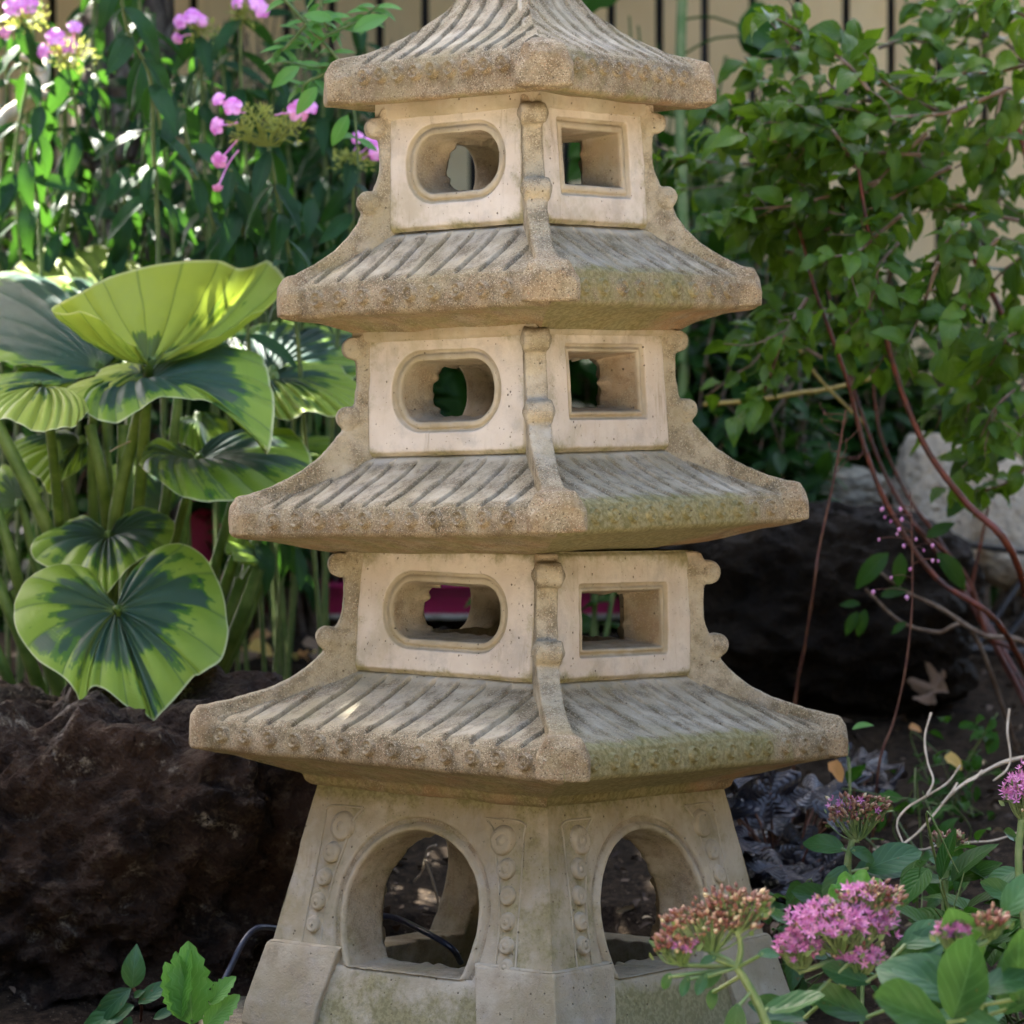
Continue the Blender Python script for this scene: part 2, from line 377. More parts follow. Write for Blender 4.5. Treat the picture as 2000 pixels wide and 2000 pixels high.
# -------- corner posts with rolled scrolls that run down into the hip ridge
def post_mesh(name, outer, inner, bumps, tip, ypiv, hw=21, seed=1, pw=26, nosehw=50):
    bm = bmesh.new()
    def prism(poly, w0):
        a = [bm.verts.new((r * K, -w0 * K, Z(y))) for r, y in poly]; b = [bm.verts.new((r * K, w0 * K, Z(y))) for r, y in poly]
        n = len(poly); bm.faces.new(a[::-1]); bm.faces.new(b)
        for i in range(n): bm.faces.new((a[i], a[(i + 1) % n], b[(i + 1) % n], b[i]))
    if outer: prism(outer + inner[::-1], hw)
    for r, y, rad in bumps:
        prism([(r + rad * math.cos(t), y + rad * math.sin(t)) for t in np.linspace(0, 2 * math.pi, 24, endpoint=False)], pw)
        for sgn in (-1, 1):
            m = Matrix.Translation((r * K, sgn * pw * K, Z(y))) @ Matrix.Diagonal((.5, .28, .5, 1))
            bmesh.ops.create_uvsphere(bm, u_segments=16, v_segments=10, radius=rad * K, matrix=m)
    # nose block: widens to the blunt eave corner
    R, yt, yb, back = tip
    st = [(R - back, yt[0], hw * .9, hw * .9), (R - back * .45, yt[1], hw * 1.1, nosehw * .8), (R - 16, yt[2], nosehw * .68, nosehw), (R - 2, yt[2] + 20, nosehw * .42, nosehw * .86)]
    prev = None
    for r, y, wt_, wb_ in st:
        q = [bm.verts.new((r * K, -wt_ * K, Z(y))), bm.verts.new((r * K, wt_ * K, Z(y))), bm.verts.new((r * K, wb_ * K, Z(y + (yb - y) * .45))), bm.verts.new((r * K, wb_ * K, Z(yb))), bm.verts.new((r * K, -wb_ * K, Z(yb))), bm.verts.new((r * K, -wb_ * K, Z(y + (yb - y) * .45)))]
        if prev:
            for i in range(6): bm.faces.new((prev[i], prev[(i + 1) % 6], q[(i + 1) % 6], q[i]))
        else: bm.faces.new(q)
        prev = q
    bm.faces.new(prev[::-1]); bmesh.ops.recalc_face_normals(bm, faces=bm.faces)
    me = bpy.data.meshes.new('tmp'); bm.to_mesh(me); bm.free()
    o = bpy.data.objects.new('tmp', me); COL.objects.link(o)
    md = o.modifiers.new('r', 'REMESH'); md.mode = 'VOXEL'; md.voxel_size = .00155; md.use_smooth_shade = True
    md = o.modifiers.new('s', 'SMOOTH'); md.factor = .5; md.iterations = 13
    dg = bpy.context.evaluated_depsgraph_get(); m2 = bpy.data.meshes.new_from_object(o.evaluated_get(dg)); bpy.data.objects.remove(o)
    m2.name = name
    n = len(m2.vertices); V = np.empty(n * 3, np.float32); m2.vertices.foreach_get('co', V); V = V.reshape(-1, 3).astype(float)
    rr = V[:, 0] / K; yy = 1990 - V[:, 2] / K
    for nm, val in (('rough', .5 + .6 * sst(rr, R - 190, R - 60)), ('moss', .15 * sst(rr, R - 200, R - 100) + 0 * rr), ('stain', .28 * sst(rr, R - 80, R - 20) + .35 * sst(yy, yb - 340, yb - 400))):
        a = m2.attributes.new(nm, 'FLOAT', 'POINT'); a.data.foreach_set('value', val.astype(np.float32))
    V = lumps(V, 1.0, 40, seed); V = lumps(V, .8, 160, seed + 3); V[:, 2] -= Z(ypiv)
    m2.vertices.foreach_set('co', V.astype(np.float32).ravel()); m2.update()
    m2.polygons.foreach_set('use_smooth', np.ones(len(m2.polygons), bool))
    return m2
# -------- pierced walls
def ray_loop(cx, cy, ang, inside, rmax=900):
    lo = np.zeros_like(ang); hi = np.full_like(ang, rmax); c, s = np.cos(ang), np.sin(ang)
    for _ in range(34):
        mid = (lo + hi) / 2; ins = inside(cx + mid * c, cy + mid * s); lo = np.where(ins, mid, lo); hi = np.where(ins, hi, mid)
    return cx + lo * c, cy + lo * s
def rr_in(cx, cy, hw, hh, r):
    def f(x, y):
        qx = np.abs(x - cx) - (hw - r); qy = np.abs(y - cy) - (hh - r)
        return np.hypot(np.maximum(qx, 0), np.maximum(qy, 0)) + np.minimum(np.maximum(qx, qy), 0) < r
    return f
def arch_in(cx, cy, a, b, ycut):
    def f(x, y): return (((x - cx) / a) ** 2 + ((y - cy) / np.where(y > cy, b * 1.38, b)) ** 2 < 1) & (y < ycut)
    return f
def wall_face(k, hfun, outer_in, rings, cx, cy, angs, seed, rough=.1, moss=lambda s, y: 0 * s, stain=.1, split=None, chip=0):
    """rings: list of (inside_fn or (fnA,fnB,t), offset). Returns (wall arrays, frame arrays)"""
    L = []
    for fn, o in rings:
        if isinstance(fn, tuple):
            xa, ya = ray_loop(cx, cy, angs, fn[0]); xb, yb = ray_loop(cx, cy, angs, fn[1]); x = xa + (xb - xa) * fn[2]; y = ya + (yb - ya) * fn[2]
        else: x, y = ray_loop(cx, cy, angs, fn)
        if chip and o < -70:
            r_ = 1 - chip * np.clip(vnoise(np.stack([x / 16, y / 16, x * 0 + seed + k * 3], -1)), -.1, 1) * sst(-o, 70, 95)
            x = cx + (x - cx) * r_; y = cy + (y - cy) * r_
        L.append((x, y, np.full_like(x, o)))
    X = np.array([l[0] for l in L]); Y = np.array([l[1] for l in L]); O = np.array([l[2] for l in L])
    lowf = 1.6 * fbm(np.stack([X.ravel() / 80, Y.ravel() / 80, X.ravel() * 0 + seed + k], -1), 1, 3).reshape(X.shape)
    V = fmap(k, X, Y, hfun(Y) + O + lowf * (O > -20))
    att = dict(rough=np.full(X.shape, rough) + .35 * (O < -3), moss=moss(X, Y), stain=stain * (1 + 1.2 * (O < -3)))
    if not chip or chip > .1: att['panel'] = (O > 6.9).astype(float)
    return V, {a: (b + 0 * X) for a, b in att.items()}
def add_rings(mb, V, att, i0, i1):
    Vv = V[i0:i1]; mb.add(lumps(Vv.reshape(-1, 3), .6, 70), grid_faces(Vv.shape[0], Vv.shape[1], True), None, None, **{a: b[i0:i1].ravel() for a, b in att.items()})
def storey(yt, yb, pt, pb, oval, rect, ypiv, tilt, seed, cornice):
    hfun = lambda y: pt + (pb - pt) * (y - yt) / (yb - yt)
    cy = (yt + yb) / 2; wall = MB(); frames = []
    N = 300
    for k in range(4):
        isov = k in (0, 3)
        (chw, chh, cyc, mo) = oval if isov else rect          # opening half width/height, centre row, molding margin
        rad = chh * .92 if isov else 4
        op = lambda d, dd=0: rr_in(0, cyc, chw + d, chh + d + dd, max(3, rad + d if isov else 3 + d * .25))
        pw = (pt + pb) / 2 - 22
        rect_in = lambda d: rr_in(0, cy, pw + d, (yb - yt) / 2 + (0 if d > 20 else -6 + d), 2 if d > 20 else 7)
        inner = rr_in(0, cy, pw - 62, (yb - yt) / 2 + 8, 2)
        a0 = np.linspace(-np.pi, np.pi, N, endpoint=False)
        ca = [math.atan2(sy * ((yb - yt) / 2 - 6) + cy - cyc, sx * pw) for sx in (-1, 1) for sy in (-1, 1)]
        cb = [math.atan2(sy * chh, sx * chw) for sx in (-1, 1) for sy in (-1, 1)] if not isov else []
        angs = np.sort(np.concatenate([a0, ca, cb, np.array(cb) + .008, np.array(cb) - .008]))
        rings = [(rect_in(23), 0), (rect_in(5), 0), (rect_in(3), 1.5), (rect_in(0), 6), (rect_in(-4), 7.5)]
        for t in (.12, .25, .4, .55, .7, .85, .96): rings.append(((rect_in(-4), op(mo), t), 7.5))
        n_w = len(rings) + 1
        rings += [(op(mo), 7), (op(mo - 2), 4), (op(mo - 4), -1), (op(mo - 8), -2), (op(mo - 9.5), 1), (op(mo - 11), 3.2), (op(3), 3.5), (op(1), 2.5), (op(0), 0), (op(-1), -6), (op(-3), -25), (op(-5), -45), (op(-7), -66), (op(-9), -82), (op(-8), -86), (inner, -87)]
        V, att = wall_face(k, hfun, None, rings, 0, cyc, angs, seed, rough=.1, stain=.12 + .12 * (k == 1),
                           moss=lambda s, y: .55 * sst(y, yt + 50, yt - 5) + (.4 * sst(y, yb - 30, yb)) + .18 + .3 * sst(np.abs(s), pw - 60, pw) + .0 * s, chip=.16)
        V[..., 2] -= Z(ypiv)
        add_rings(wall, V, att, 0, n_w); fr = MB(); add_rings(fr, V, att, n_w - 1, len(rings)); frames.append(fr)
    # cornice band and floor slab
    for (ya, yb2, o, mss) in cornice:
        for k in range(4):
            prof = [(-60, ya - 2), (o - 3, ya), (o, ya + 4), (o, yb2 - 6), (o - 3, yb2), (-3, yb2 + 5)]
            u = np.linspace(-1, 1, 60); H = np.array([hfun(np.array(p[1])) + p[0] for p in prof])[:, None] + 0 * u; Y = np.array([p[1] for p in prof])[:, None] + 0 * u
            V = fmap(k, H * u, Y, H); V[..., 2] -= Z(ypiv)
            wall.add(lumps(V.reshape(-1, 3), 1.0, 50), grid_faces(*H.shape), None, None, rough=np.full(H.size, .25), moss=np.full(H.size, mss), stain=np.full(H.size, .25))
    for yy, hh in ((yb - 6, pb - 40), (yt + 4, pt - 40)):
        q = np.array([fmap(k, -hh, yy, hh) for k in range(4)]); q[:, 2] -= Z(ypiv); wall.add(q, [[0, 1, 2, 3]])
    o = lpart('storey', wall.mesh('storey'), ypiv, tilt)
    for f in frames: sub('window_frame', f.mesh('window_frame'), o)
    return o
def rooftier(prof, tile, band, T, ypiv, tilt, seed, mossy, post_args, shift=0):
    o = lpart('roof', roof_mesh('roof', prof, tile, band, T, ypiv, seed, mossy), ypiv, tilt, shift)
    pm = post_mesh('corner_post', *post_args[0], ypiv=ypiv, seed=seed, **post_args[1]); pm.materials.append(CONC)
    for k in range(4):
        sub('hip_ridge' if not post_args[0][0] or post_args[0][3][0] < 400 else 'corner_post', pm, o, R_(-90) + PHI + k * math.pi / 2)
    return o
# ---- tier with roof row 1471 (lowest)
profC = [(215, 1296, 6), (243, 1316, 4), (262, 1334, 3), (300, 1357, 3), (350, 1379, 3), (405, 1397, 3), (436, 1405, 2.4), (449, 1414, 2.2), (455, 1440, 2.2), (457, 1462, 2.2), (452, 1470, 2.5), (440, 1473, 4), (398, 1482, 5), (318, 1510, 4), (300, 1516, 3), (297, 1530, 4), (286, 1538, 6), (250, 1540, 8)]
tC = .024
rooftier(profC, (1, 7), (1438, 24), 61.5, 1471, tC, 3, .85, (
    [[(345, 1070), (352, 1085), (352, 1130), (353, 1170), (356, 1205), (366, 1232), (380, 1262), (392, 1282), (416, 1306), (450, 1331), (500, 1354), (560, 1372), (606, 1384)],
     [(310, 1070), (310, 1300), (350, 1345), (450, 1392), (606, 1425)],
     [(362, 1110, 24), (382, 1252, 23)], (646, (1376, 1384, 1388), 1467, 130)], dict(hw=21, nosehw=50)))
storey(1068, 1312, 232, 244, (133, 55, 1190, 21), (128, 55, 1198, 16), 1471, tC, 11, [])
# ---- middle tier
profB = [(192, 870, 6), (219, 890, 4), (238, 908, 3), (270, 929, 3), (312, 950, 3), (352, 966, 3), (378, 973, 2.4), (390, 980, 2.2), (397, 1004, 2.2), (400, 1027, 2.2), (395, 1034, 2.5), (385, 1037, 4), (345, 1044, 5), (285, 1062, 4), (262, 1068, 3), (252, 1070, 4), (225, 1074, 6), (200, 1075, 8)]
tB = -.026
rooftier(profB, (1, 7), (1003, 22), 57, 1033, tB, 5, .95, (
    [[(303, 645), (312, 660), (313, 700), (312, 745), (318, 780), (332, 812), (347, 836), (366, 860), (392, 886), (430, 912), (480, 936), (530, 952)],
     [(272, 645), (272, 878), (305, 915), (400, 955), (530, 985)],
     [(318, 673, 22), (333, 808, 22)], (567, (944, 950, 955), 1030, 120)], dict(hw=21, nosehw=56)))
storey(640, 885, 208, 219, (114, 59, 762, 21), (110, 57, 752, 17), 1033, tB, 12, [(636, 662, 17, .45)])
# ---- upper tier
profA = [(158, 440, 6), (188, 457, 4), (204, 474, 3), (230, 494, 3), (262, 514, 3), (292, 531, 3), (314, 541, 2.4), (326, 549, 2.2), (331, 572, 2.2), (334, 606, 2.2), (330, 613, 2.5), (320, 616, 4), (285, 621, 5), (244, 638, 4), (232, 644, 3), (224, 652, 4), (200, 656, 6), (180, 657, 8)]
tA = -.026
rooftier(profA, (1, 7), (580, 22), 58, 616, tA, 7, .6, (
    [[(262, 208), (268, 222), (269, 262), (266, 310), (272, 345), (285, 375), (300, 400), (312, 428), (332, 456), (360, 483), (400, 509), (437, 528)],
     [(232, 208), (232, 450), (262, 486), (340, 532), (437, 562)],
     [(276, 247, 20), (294, 391, 21)], (474, (520, 527, 533), 609, 110)], dict(hw=20, nosehw=56)))
storey(200, 452, 178, 190, (103, 57, 325, 21), (92, 54, 322, 22), 616, tA, 13, [(196, 232, 15, .15)])
# ---- cap roof
profT = [(20, -150, 6), (34, -120, 5), (48, -70, 4), (74, -20, 3), (104, 26, 3), (146, 66, 3), (196, 98, 3), (240, 120, 2.6), (258, 131, 2.2), (265, 148, 2.2), (268, 184, 2.2), (268, 203, 2.2), (264, 210, 2.5), (254, 212, 4), (205, 206, 6), (150, 203, 8)]
capo = rooftier(profT, (1, 8), (158, 18), 43, 211, -.010, 9, .35, (
    [[(30, -150), (60, -110), (84, -60), (106, 0), (140, 32), (182, 62), (235, 88), (290, 107), (345, 122)],
     [(10, -150), (40, -60), (90, 20), (160, 80), (345, 160)],
     [(60, -118, 10)], (383, (106, 114, 124), 207, 100)], dict(hw=19, nosehw=56, pw=12)))
# finial above the frame
mb = MB(); a = np.linspace(0, 2 * np.pi, 40, endpoint=False)
pr = np.array([(0, -268), (14, -262), (30, -245), (38, -222), (34, -198), (20, -182), (24, -174), (40, -166), (44, -152), (30, -140)], float); pr = spline(pr, 40)
V = np.stack([pr[:, 0][:, None] * np.cos(a) * K, pr[:, 0][:, None] * np.sin(a) * K, (Z(pr[:, 1]) - Z(211))[:, None] + 0 * a], -1).reshape(-1, 3)
mb.add(V, grid_faces(40, 40, True), rough=np.full(len(V), .7)); sub('finial', mb.mesh('finial'), capo)
# ---- base with four round-headed openings
YT, YB = 1524, 1992
hb = lambda y: 282 + (y - 1530) * .197 + 3.5 * sst(y, 1868, 1880)
wall = MB(); frames = []; cyb = 1748
for k in range(4):
    arch = lambda d: arch_in(0 - 8, cyb, 163 + d, 150 + d, 1862 + d * (0 if d > 0 else .3))
    def trap(d):
        return lambda x, y: (np.abs(x) < hb(y) + d) & (y > YT - d) & (y < YB + d * .3)
    angs = np.linspace(-np.pi, np.pi, 420, endpoint=False)
    cs = [math.atan2(YT - cyb, s * hb(YT)) for s in (-1, 1)] + [math.atan2(YB - cyb, s * hb(YB)) for s in (-1, 1)]
    ac = [math.atan2(1862 - cyb, s * 163 * math.sqrt(1 - ((1862 - cyb) / 207) ** 2)) for s in (-1, 1)]
    angs = np.sort(np.concatenate([angs, cs, ac]))
    rings = [(trap(0), 0)]
    for t in (.05, .15, .28, .42, .56, .7, .82, .92): rings.append(((trap(0), arch(27), t), 0))
    rings += [(arch(27), 0), (arch(25), -1), (arch(22), -6)]
    nw = len(rings)
    rings += [(arch(14), -6.5), (arch(11), -3), (arch(8), 2.5), (arch(3), 3.5), (arch(0), 1), (arch(-3), -6), (arch(-6), -30), (arch(-9), -60), (arch(-12), -88), (arch(-13), -96), (arch(-10), -101), (arch(40), -102), (lambda x, y: (np.abs(x) < hb(y) - 96) & (y > YT) & (y < YB), -104)]
    V, att = wall_face(k, hb, None, rings, -8, cyb, angs, 31, rough=.12, stain=.12,
                       moss=lambda s, y: .42 + .4 * sst(y, 1850, 1960) + .4 * sst(y, 1570, 1525) + (.5 * sst(s, 150, 240) if k == 0 else .5 * sst(s, -150, -240) if k == 1 else 0 * s) * .35 * sst(y, 1500, 1620) + (.25 * sst(y, 1870, 1900) if k == 1 else 0 * y), chip=.05)
    # rough lower band
    att['rough'] = att['rough'] + .0 * sst(np.array([ray_loop(-8, cyb, angs, trap(0))[1]])[0], 1870, 1990)[None, :] * 0
    add_rings(wall, V, att, 0, nw); fr = MB(); add_rings(fr, V, att, nw - 1, len(rings)); frames.append(fr)
base = lpart('base', wall.mesh('base'), 1990, .004)
for f in frames: sub('arch_frame', f.mesh('arch_frame'), base)
def bevelled(bm, w, seg=3, name='foot', rough=.34, moss=.25, stain=.15, subd=0, amp=1.2):
    bmesh.ops.recalc_face_normals(bm, faces=bm.faces)
    bmesh.ops.bevel(bm, geom=bm.edges[:], offset=w, segments=seg, affect='EDGES', profile=.6)
    if subd:
        bmesh.ops.triangulate(bm, faces=bm.faces)
        for _ in range(subd): 
            bmesh.ops.subdivide_edges(bm, edges=[e for e in bm.edges if e.calc_length() > .012], cuts=1, use_grid_fill=True)
    me = bpy.data.meshes.new(name); bm.to_mesh(me); bm.free(); n = len(me.vertices)
    V = np.empty(n * 3, np.float32); me.vertices.foreach_get('co', V); V = lumps(V.reshape(-1, 3).astype(float), amp, 30)
    me.vertices.foreach_set('co', V.astype(np.float32).ravel())
    for nm, v in (('rough', rough), ('moss', moss), ('stain', stain)):
        at = me.attributes.new(nm, 'FLOAT', 'POINT'); at.data.foreach_set('value', np.full(n, v, np.float32))
    me.polygons.foreach_set('use_smooth', np.ones(len(me.polygons), bool)); me.update(); return me
for c in range(4):
    bm = bmesh.new(); rws = []
    for y, o in ((1992, 10), (1945, 13), (1834, 10), (1828, 6)):
        H = hb(y) + o; a, b = H - 186, H - 70; poly = [(H, H), (a, H), (a, b), (b, b), (b, a), (H, a)]
        n, t = face_axes((c) % 4)
        rws.append([bm.verts.new(((n[0] * p + t[0] * q) * K, (n[1] * p + t[1] * q) * K, Z(y))) for p, q in poly])
    for r0, r1 in zip(rws[:-1], rws[1:]):
        for i in range(6): bm.faces.new((r0[i], r0[(i + 1) % 6], r1[(i + 1) % 6], r1[i]))
    bm.faces.new(rws[0]); bm.faces.new(rws[-1][::-1])
    sub('foot', bevelled(bm, 5 * K, 4, subd=4, moss=.2 if c in (3,) else .36), base)
# carved bead columns beside each opening
for k in range(4):
    for sg in (-1, 1):
        mb = MB()
        beads = [(sg * 196, 1603, 27), (sg * 214, 1654, 20), (sg * 225, 1702, 17.5), (sg * 232, 1748, 17), (sg * 236, 1791, 16.5), (sg * 240, 1829, 14)]
        for s, y, r in beads[:6 if sg > 0 else 5]:
            th = np.linspace(0, 2 * np.pi, 28, endpoint=False); rr = np.array([0, .25, .34, .42, .6, .78, .92, 1.0, 1.06]); hh = np.array([11, 10.4, 9.0, 8.6, 9.6, 9.4, 7.4, 3.0, -2])
            S = s - 6 + rr[:, None] * r * np.cos(th); Y = y + rr[:, None] * r * np.sin(th)
            V = fmap(k, S, Y, hb(Y) + hh[:, None]).reshape(-1, 3); V[:, 2] -= Z(1990)
            mb.add(lumps(V, .8, 90), grid_faces(len(rr), 28, True), rough=np.full(len(V), .25), moss=np.full(len(V), .3 if sg * (1 if k == 0 else -1) > 0 else .05), stain=np.full(len(V), .1))
        # thin border line round the beads
        pth = [(sg * 150, 1566), (sg * 236, 1568), (sg * 244, 1600), (sg * 252, 1700), (sg * 262, 1838)]
        pth2 = [(sg * 150, 1566), (sg * 172, 1590), (sg * 186, 1640), (sg * 203, 1700), (sg * 213, 1770), (sg * 214, 1838)]
        for pt in (pth, pth2):
            c = spline(np.array([(a_, b_, 0) for a_, b_ in pt], float), 40)
            W3 = fmap(k, c[:, 0] - 6, c[:, 1], hb(c[:, 1]) + .4); W3[:, 2] -= Z(1990)
            m0 = MB(); tube(m0, W3, 2.6 * K, n=60, k=6, flat=.8); 
            for vv, ff in zip(m0.V, m0.F):
                mb.add(vv, ff - ff.min() if len(ff) else ff, rough=np.full(len(vv), .2), moss=np.full(len(vv), .2))
        sub('beaded_relief', mb.mesh('beaded_relief'), base)
# ================================================================== THE GARDEN
def arr(*a): return np.array(a, float)
# ---------- ground
mb = MB(); X, Y = np.meshgrid(np.concatenate([np.linspace(-30, -3, 12)[:-1], np.linspace(-3, 3, 300), np.linspace(3, 30, 12)[1:]]), np.concatenate([np.linspace(-30, -1.6, 10)[:-1], np.linspace(-1.6, 4, 280), np.linspace(4, 60, 14)[1:]]))
Pg = np.stack([X, Y, X * 0], -1).reshape(-1, 3)
Zg = terrain(X, Y).ravel() + .012 * fbm(Pg, 4, 4, 3) + .006 * fbm(Pg, 30, 3, 4) - .014
Zg = np.where(np.hypot(Pg[:, 0], Pg[:, 1]) < .5, np.minimum(Zg, -.006), Zg)
def ground_mat():
    m, nt = NT('garden_soil'); g = G(nt); p = g.pos(); xyz = g.sep(p)
    a = g.noise(p, 8, 5, .7); b = g.noise(p, 70, 5, .7); c = g.noise(p, 260, 3)
    soil = g.mix(g.ramp(b, .35, .65), (.010, .0065, .004), (.036, .024, .014)); soil = g.mix(g.ramp(c, .62, .72), soil, (.15, .11, .07))
    bounce_path = g.mix(g.ramp(b, .35, .65), (.50, .43, .33), (.36, .30, .22))  # pale unseen strip in front, added to bounce warm light onto the lantern
    f = g.ramp(g.math('ADD', xyz[1], g.math('MULTIPLY', a, .2)), -.55, -.7)
    f = g.ramp(g.math('MULTIPLY_ADD', a, .25, xyz[1]), -.75, -.95, 0, 1)
    h = g.math('ADD', b, g.math('MULTIPLY', c, .5))
    g.out(g.bsdf(g.mix(f, soil, bounce_path), .95, .08, g.bump(h, .8, .008)).outputs[0]); return m
mb.add(np.stack([Pg[:, 0], Pg[:, 1], Zg], -1), grid_faces(X.shape[0], X.shape[1]))
tag(mb.build('ground', ground_mat()), kind='structure')
def gz(x, y): return float(terrain(np.array(x), np.array(y))) - .012
# ---------- materials
M_HOSTA = None
def hosta_mat(pale=0.0):
    m, nt = NT('variegated_hosta_leaf'); g = G(nt); uv = g.sep(g.coord('UV')); u, v = uv[0], uv[1]; r = g.attr('rnd'); p = g.pos()
    au = g.math('ABSOLUTE', g.math('MULTIPLY_ADD', u, 2, -1))
    vein = g.math('FLOOR', g.math('MULTIPLY', u, 22)); vein2 = g.math('FLOOR', g.math('MULTIPLY', u, 44))
    n1 = g.noise(g.comb(g.math('MULTIPLY', vein, 3.7), g.math('MULTIPLY', v, 1.1), g.math('MULTIPLY', r, 37)), 1, 2)
    n2 = g.noise(g.comb(g.math('MULTIPLY', vein2, 1.9), g.math('MULTIPLY', v, 3.0), g.math('MULTIPLY', r, 17)), 1, 3)
    co_ = g.attr('core')
    e = g.math('ADD', v, g.math('MULTIPLY_ADD', n1, 1.9, -.95)); e = g.math('MULTIPLY_ADD', n2, .9, g.math('SUBTRACT', e, .45))
    e = g.math('SUBTRACT', e, co_)
    e = g.math('MULTIPLY_ADD', g.math('ABSOLUTE', g.math('SUBTRACT', g.math('FRACT', g.math('MULTIPLY', u, 44)), .5)), .22, g.math('SUBTRACT', e, .05))
    e = g.math('MULTIPLY_ADD', g.noise(g.comb(g.math('MULTIPLY', u, 160), g.math('MULTIPLY', v, 7), r), 1, 3), .5, g.math('SUBTRACT', e, .25))
    core = g.ramp(e, -.02, .02, 1, 0); mid = g.ramp(e, .08, .13, 1, 0)
    vs = g.math('SINE', g.math('MULTIPLY', u, 22 * 6.2832)); line = g.ramp(g.math('ABSOLUTE', g.math('SUBTRACT', g.math('FRACT', g.math('MULTIPLY', u, 22)), .5)), .44, .5)
    margin = g.mix(g.noise(p, 12, 3), (.13, .25, .022), (.27, .37, .05))
    yel = g.mix(g.ramp(r, .45, .8, 0, .75), margin, (.36, .42, .07))
    blue = g.mix(g.noise(p, 40, 3), (.010, .042, .032), (.026, .082, .064))
    green = g.mix(g.noise(p, 30, 3), (.035, .12, .018), (.07, .18, .03))
    col = g.mix(mid, yel, green); col = g.mix(core, col, blue)
    col = g.mix(g.math('MULTIPLY', line, .6), col, (.03, .10, .03))
    col = g.mix(g.ramp(g.noise(p, 90, 4, .7), .70, .74, 0, .5), col, (.34, .33, .20))
    col = g.mix(g.ramp(g.noise(p, 55, 5, .8), .73, .75, 0, .7), col, (.20, .12, .05))
    col = g.mix(g.ramp(v, .975, .995, 0, .6), col, (.62, .62, .38))
    col = g.mix(g.ramp(v, .02, .10, .7, 0), col, (.22, .33, .10))
    prof = g.math('ABSOLUTE', g.math('SINE', g.math('MULTIPLY', u, 22 * 3.14159)))
    # cross wrinkles between the veins
    wr = g.noise(g.comb(g.math('MULTIPLY', u, 30), g.math('MULTIPLY', v, 60), r), 1, 2)
    nrm = g.bump(g.math('ADD', g.math('MULTIPLY', prof, 2.4), g.math('MULTIPLY', wr, .35)), .8, .0022)
    b = g.bsdf(col, .48, .2, nrm); t = nt.nodes.new('ShaderNodeBsdfTranslucent'); g.set(t.inputs[0], g.mix(.4, col, (.50, .66, .03)))
    mx = nt.nodes.new('ShaderNodeMixShader'); mx.inputs[0].default_value = .36
    nt.links.new(b.outputs[0], mx.inputs[1]); nt.links.new(t.outputs[0], mx.inputs[2]); g.out(mx.outputs[0]); return m
M_HOSTA = hosta_mat()
M_STALK = mat_plain('hosta_stalk_green', (.06, .115, .015), (.13, .20, .04), .5, 30, .3, .001)
M_PHLOX = mat_leaf('phlox_leaf', (.006, .026, .010), (.022, .070, .020), .42, .22, (.035, .09, .03), .03, 8, (.12, .34, .02), bump=.5, spec=.16)
M_PHLOXSTEM = mat_plain('phlox_stem', (.07, .12, .03), (.13, .17, .05), .55, 60, .3, .001)
M_PINK = mat_plain('pink_petal', (.70, .17, .56), (.90, .42, .76), .55, 90, .2, .0005)
M_CALYX = mat_leaf('calyx_green', (.20, .27, .04), (.40, .42, .09), .6, .3, (.3, .3, .1))
M_LIME = mat_leaf('light_green_leaf', (.06, .20, .025), (.13, .32, .05), .42, .35, (.18, .35, .1))
M_SHRUB = mat_leaf('shrub_leaf', (.010, .045, .005), (.095, .185, .014), .36, .34, (.10, .18, .03), .03, 6, (.24, .42, .01), spec=.28)
M_DARK = mat_leaf('dark_glossy_leaf', (.006, .025, .005), (.020, .062, .010), .36, .20, (.035, .08, .02), .03, 6, (.14, .34, .02), spec=.14)
M_BROAD = mat_leaf('broad_soft_leaf', (.010, .045, .004), (.034, .105, .008), .5, .28, (.08, .16, .04), spec=.15)
M_HEU = mat_leaf('heuchera_leaf', (.008, .006, .009), (.026, .028, .036), .30, .05, (.02, .012, .02), .02, 5, (.08, .05, .05), spec=.45, bump=.9)
M_SEDUM = mat_leaf('sedum_leaf', (.014, .058, .018), (.042, .120, .030), .40, .22, (.09, .20, .08), .02, 5, (.2, .42, .05), bump=.22, spots=.6, spec=.35)
M_SEDSTEM = mat_plain('sedum_stem', (.12, .20, .06), (.20, .26, .10), .45, 60, .2, .001)
M_SEDPINK = mat_plain('sedum_petal', (.46, .12, .32), (.70, .34, .54), .6, 200, .2, .0005)
M_SEDBUD = mat_plain('sedum_bud', (.17, .05, .045), (.26, .15, .09), .6, 120, .2, .0005)
M_BUDG = mat_plain('sedum_bud_pale', (.50, .45, .25), (.45, .25, .20), .6, 120, .2, .0005)
M_REDSTEM = mat_plain('red_brown_bark', (.13, .026, .010), (.055, .018, .010), .5, 50, .5, .001)
M_TWIG = mat_plain('grey_brown_twig', (.10, .06, .035), (.19, .14, .10), .7, 60, .6, .001)
M_PALETWIG = mat_plain('pale_dry_twig', (.36, .29, .20), (.52, .44, .33), .75, 60, .8, .001)
M_WIRE = mat_plain('dark_red_flower_stalk', (.09, .030, .022), (.14, .06, .03), .6, 60, .4, .001)
def bark_mat():
    m, nt = NT('tree_bark'); g = G(nt); p = g.coord('Object'); mp = nt.nodes.new('ShaderNodeMapping'); nt.links.new(p, mp.inputs[0]); mp.inputs[3].default_value = (1, 1, .22)
    q = mp.outputs[0]; a = g.noise(q, 34, 6, .7, .6); b = g.vor(q, 30, 'DISTANCE_TO_EDGE')
    col = g.mix(g.ramp(a, .35, .65), (.075, .055, .040), (.20, .165, .125)); col = g.mix(g.ramp(b, .12, 0), col, (.035, .025, .018))
    g.out(g.bsdf(col, .9, .2, g.bump(g.math('ADD', a, g.ramp(b, 0, .25)), 1, .012)).outputs[0]); return m
M_BARK = bark_mat()
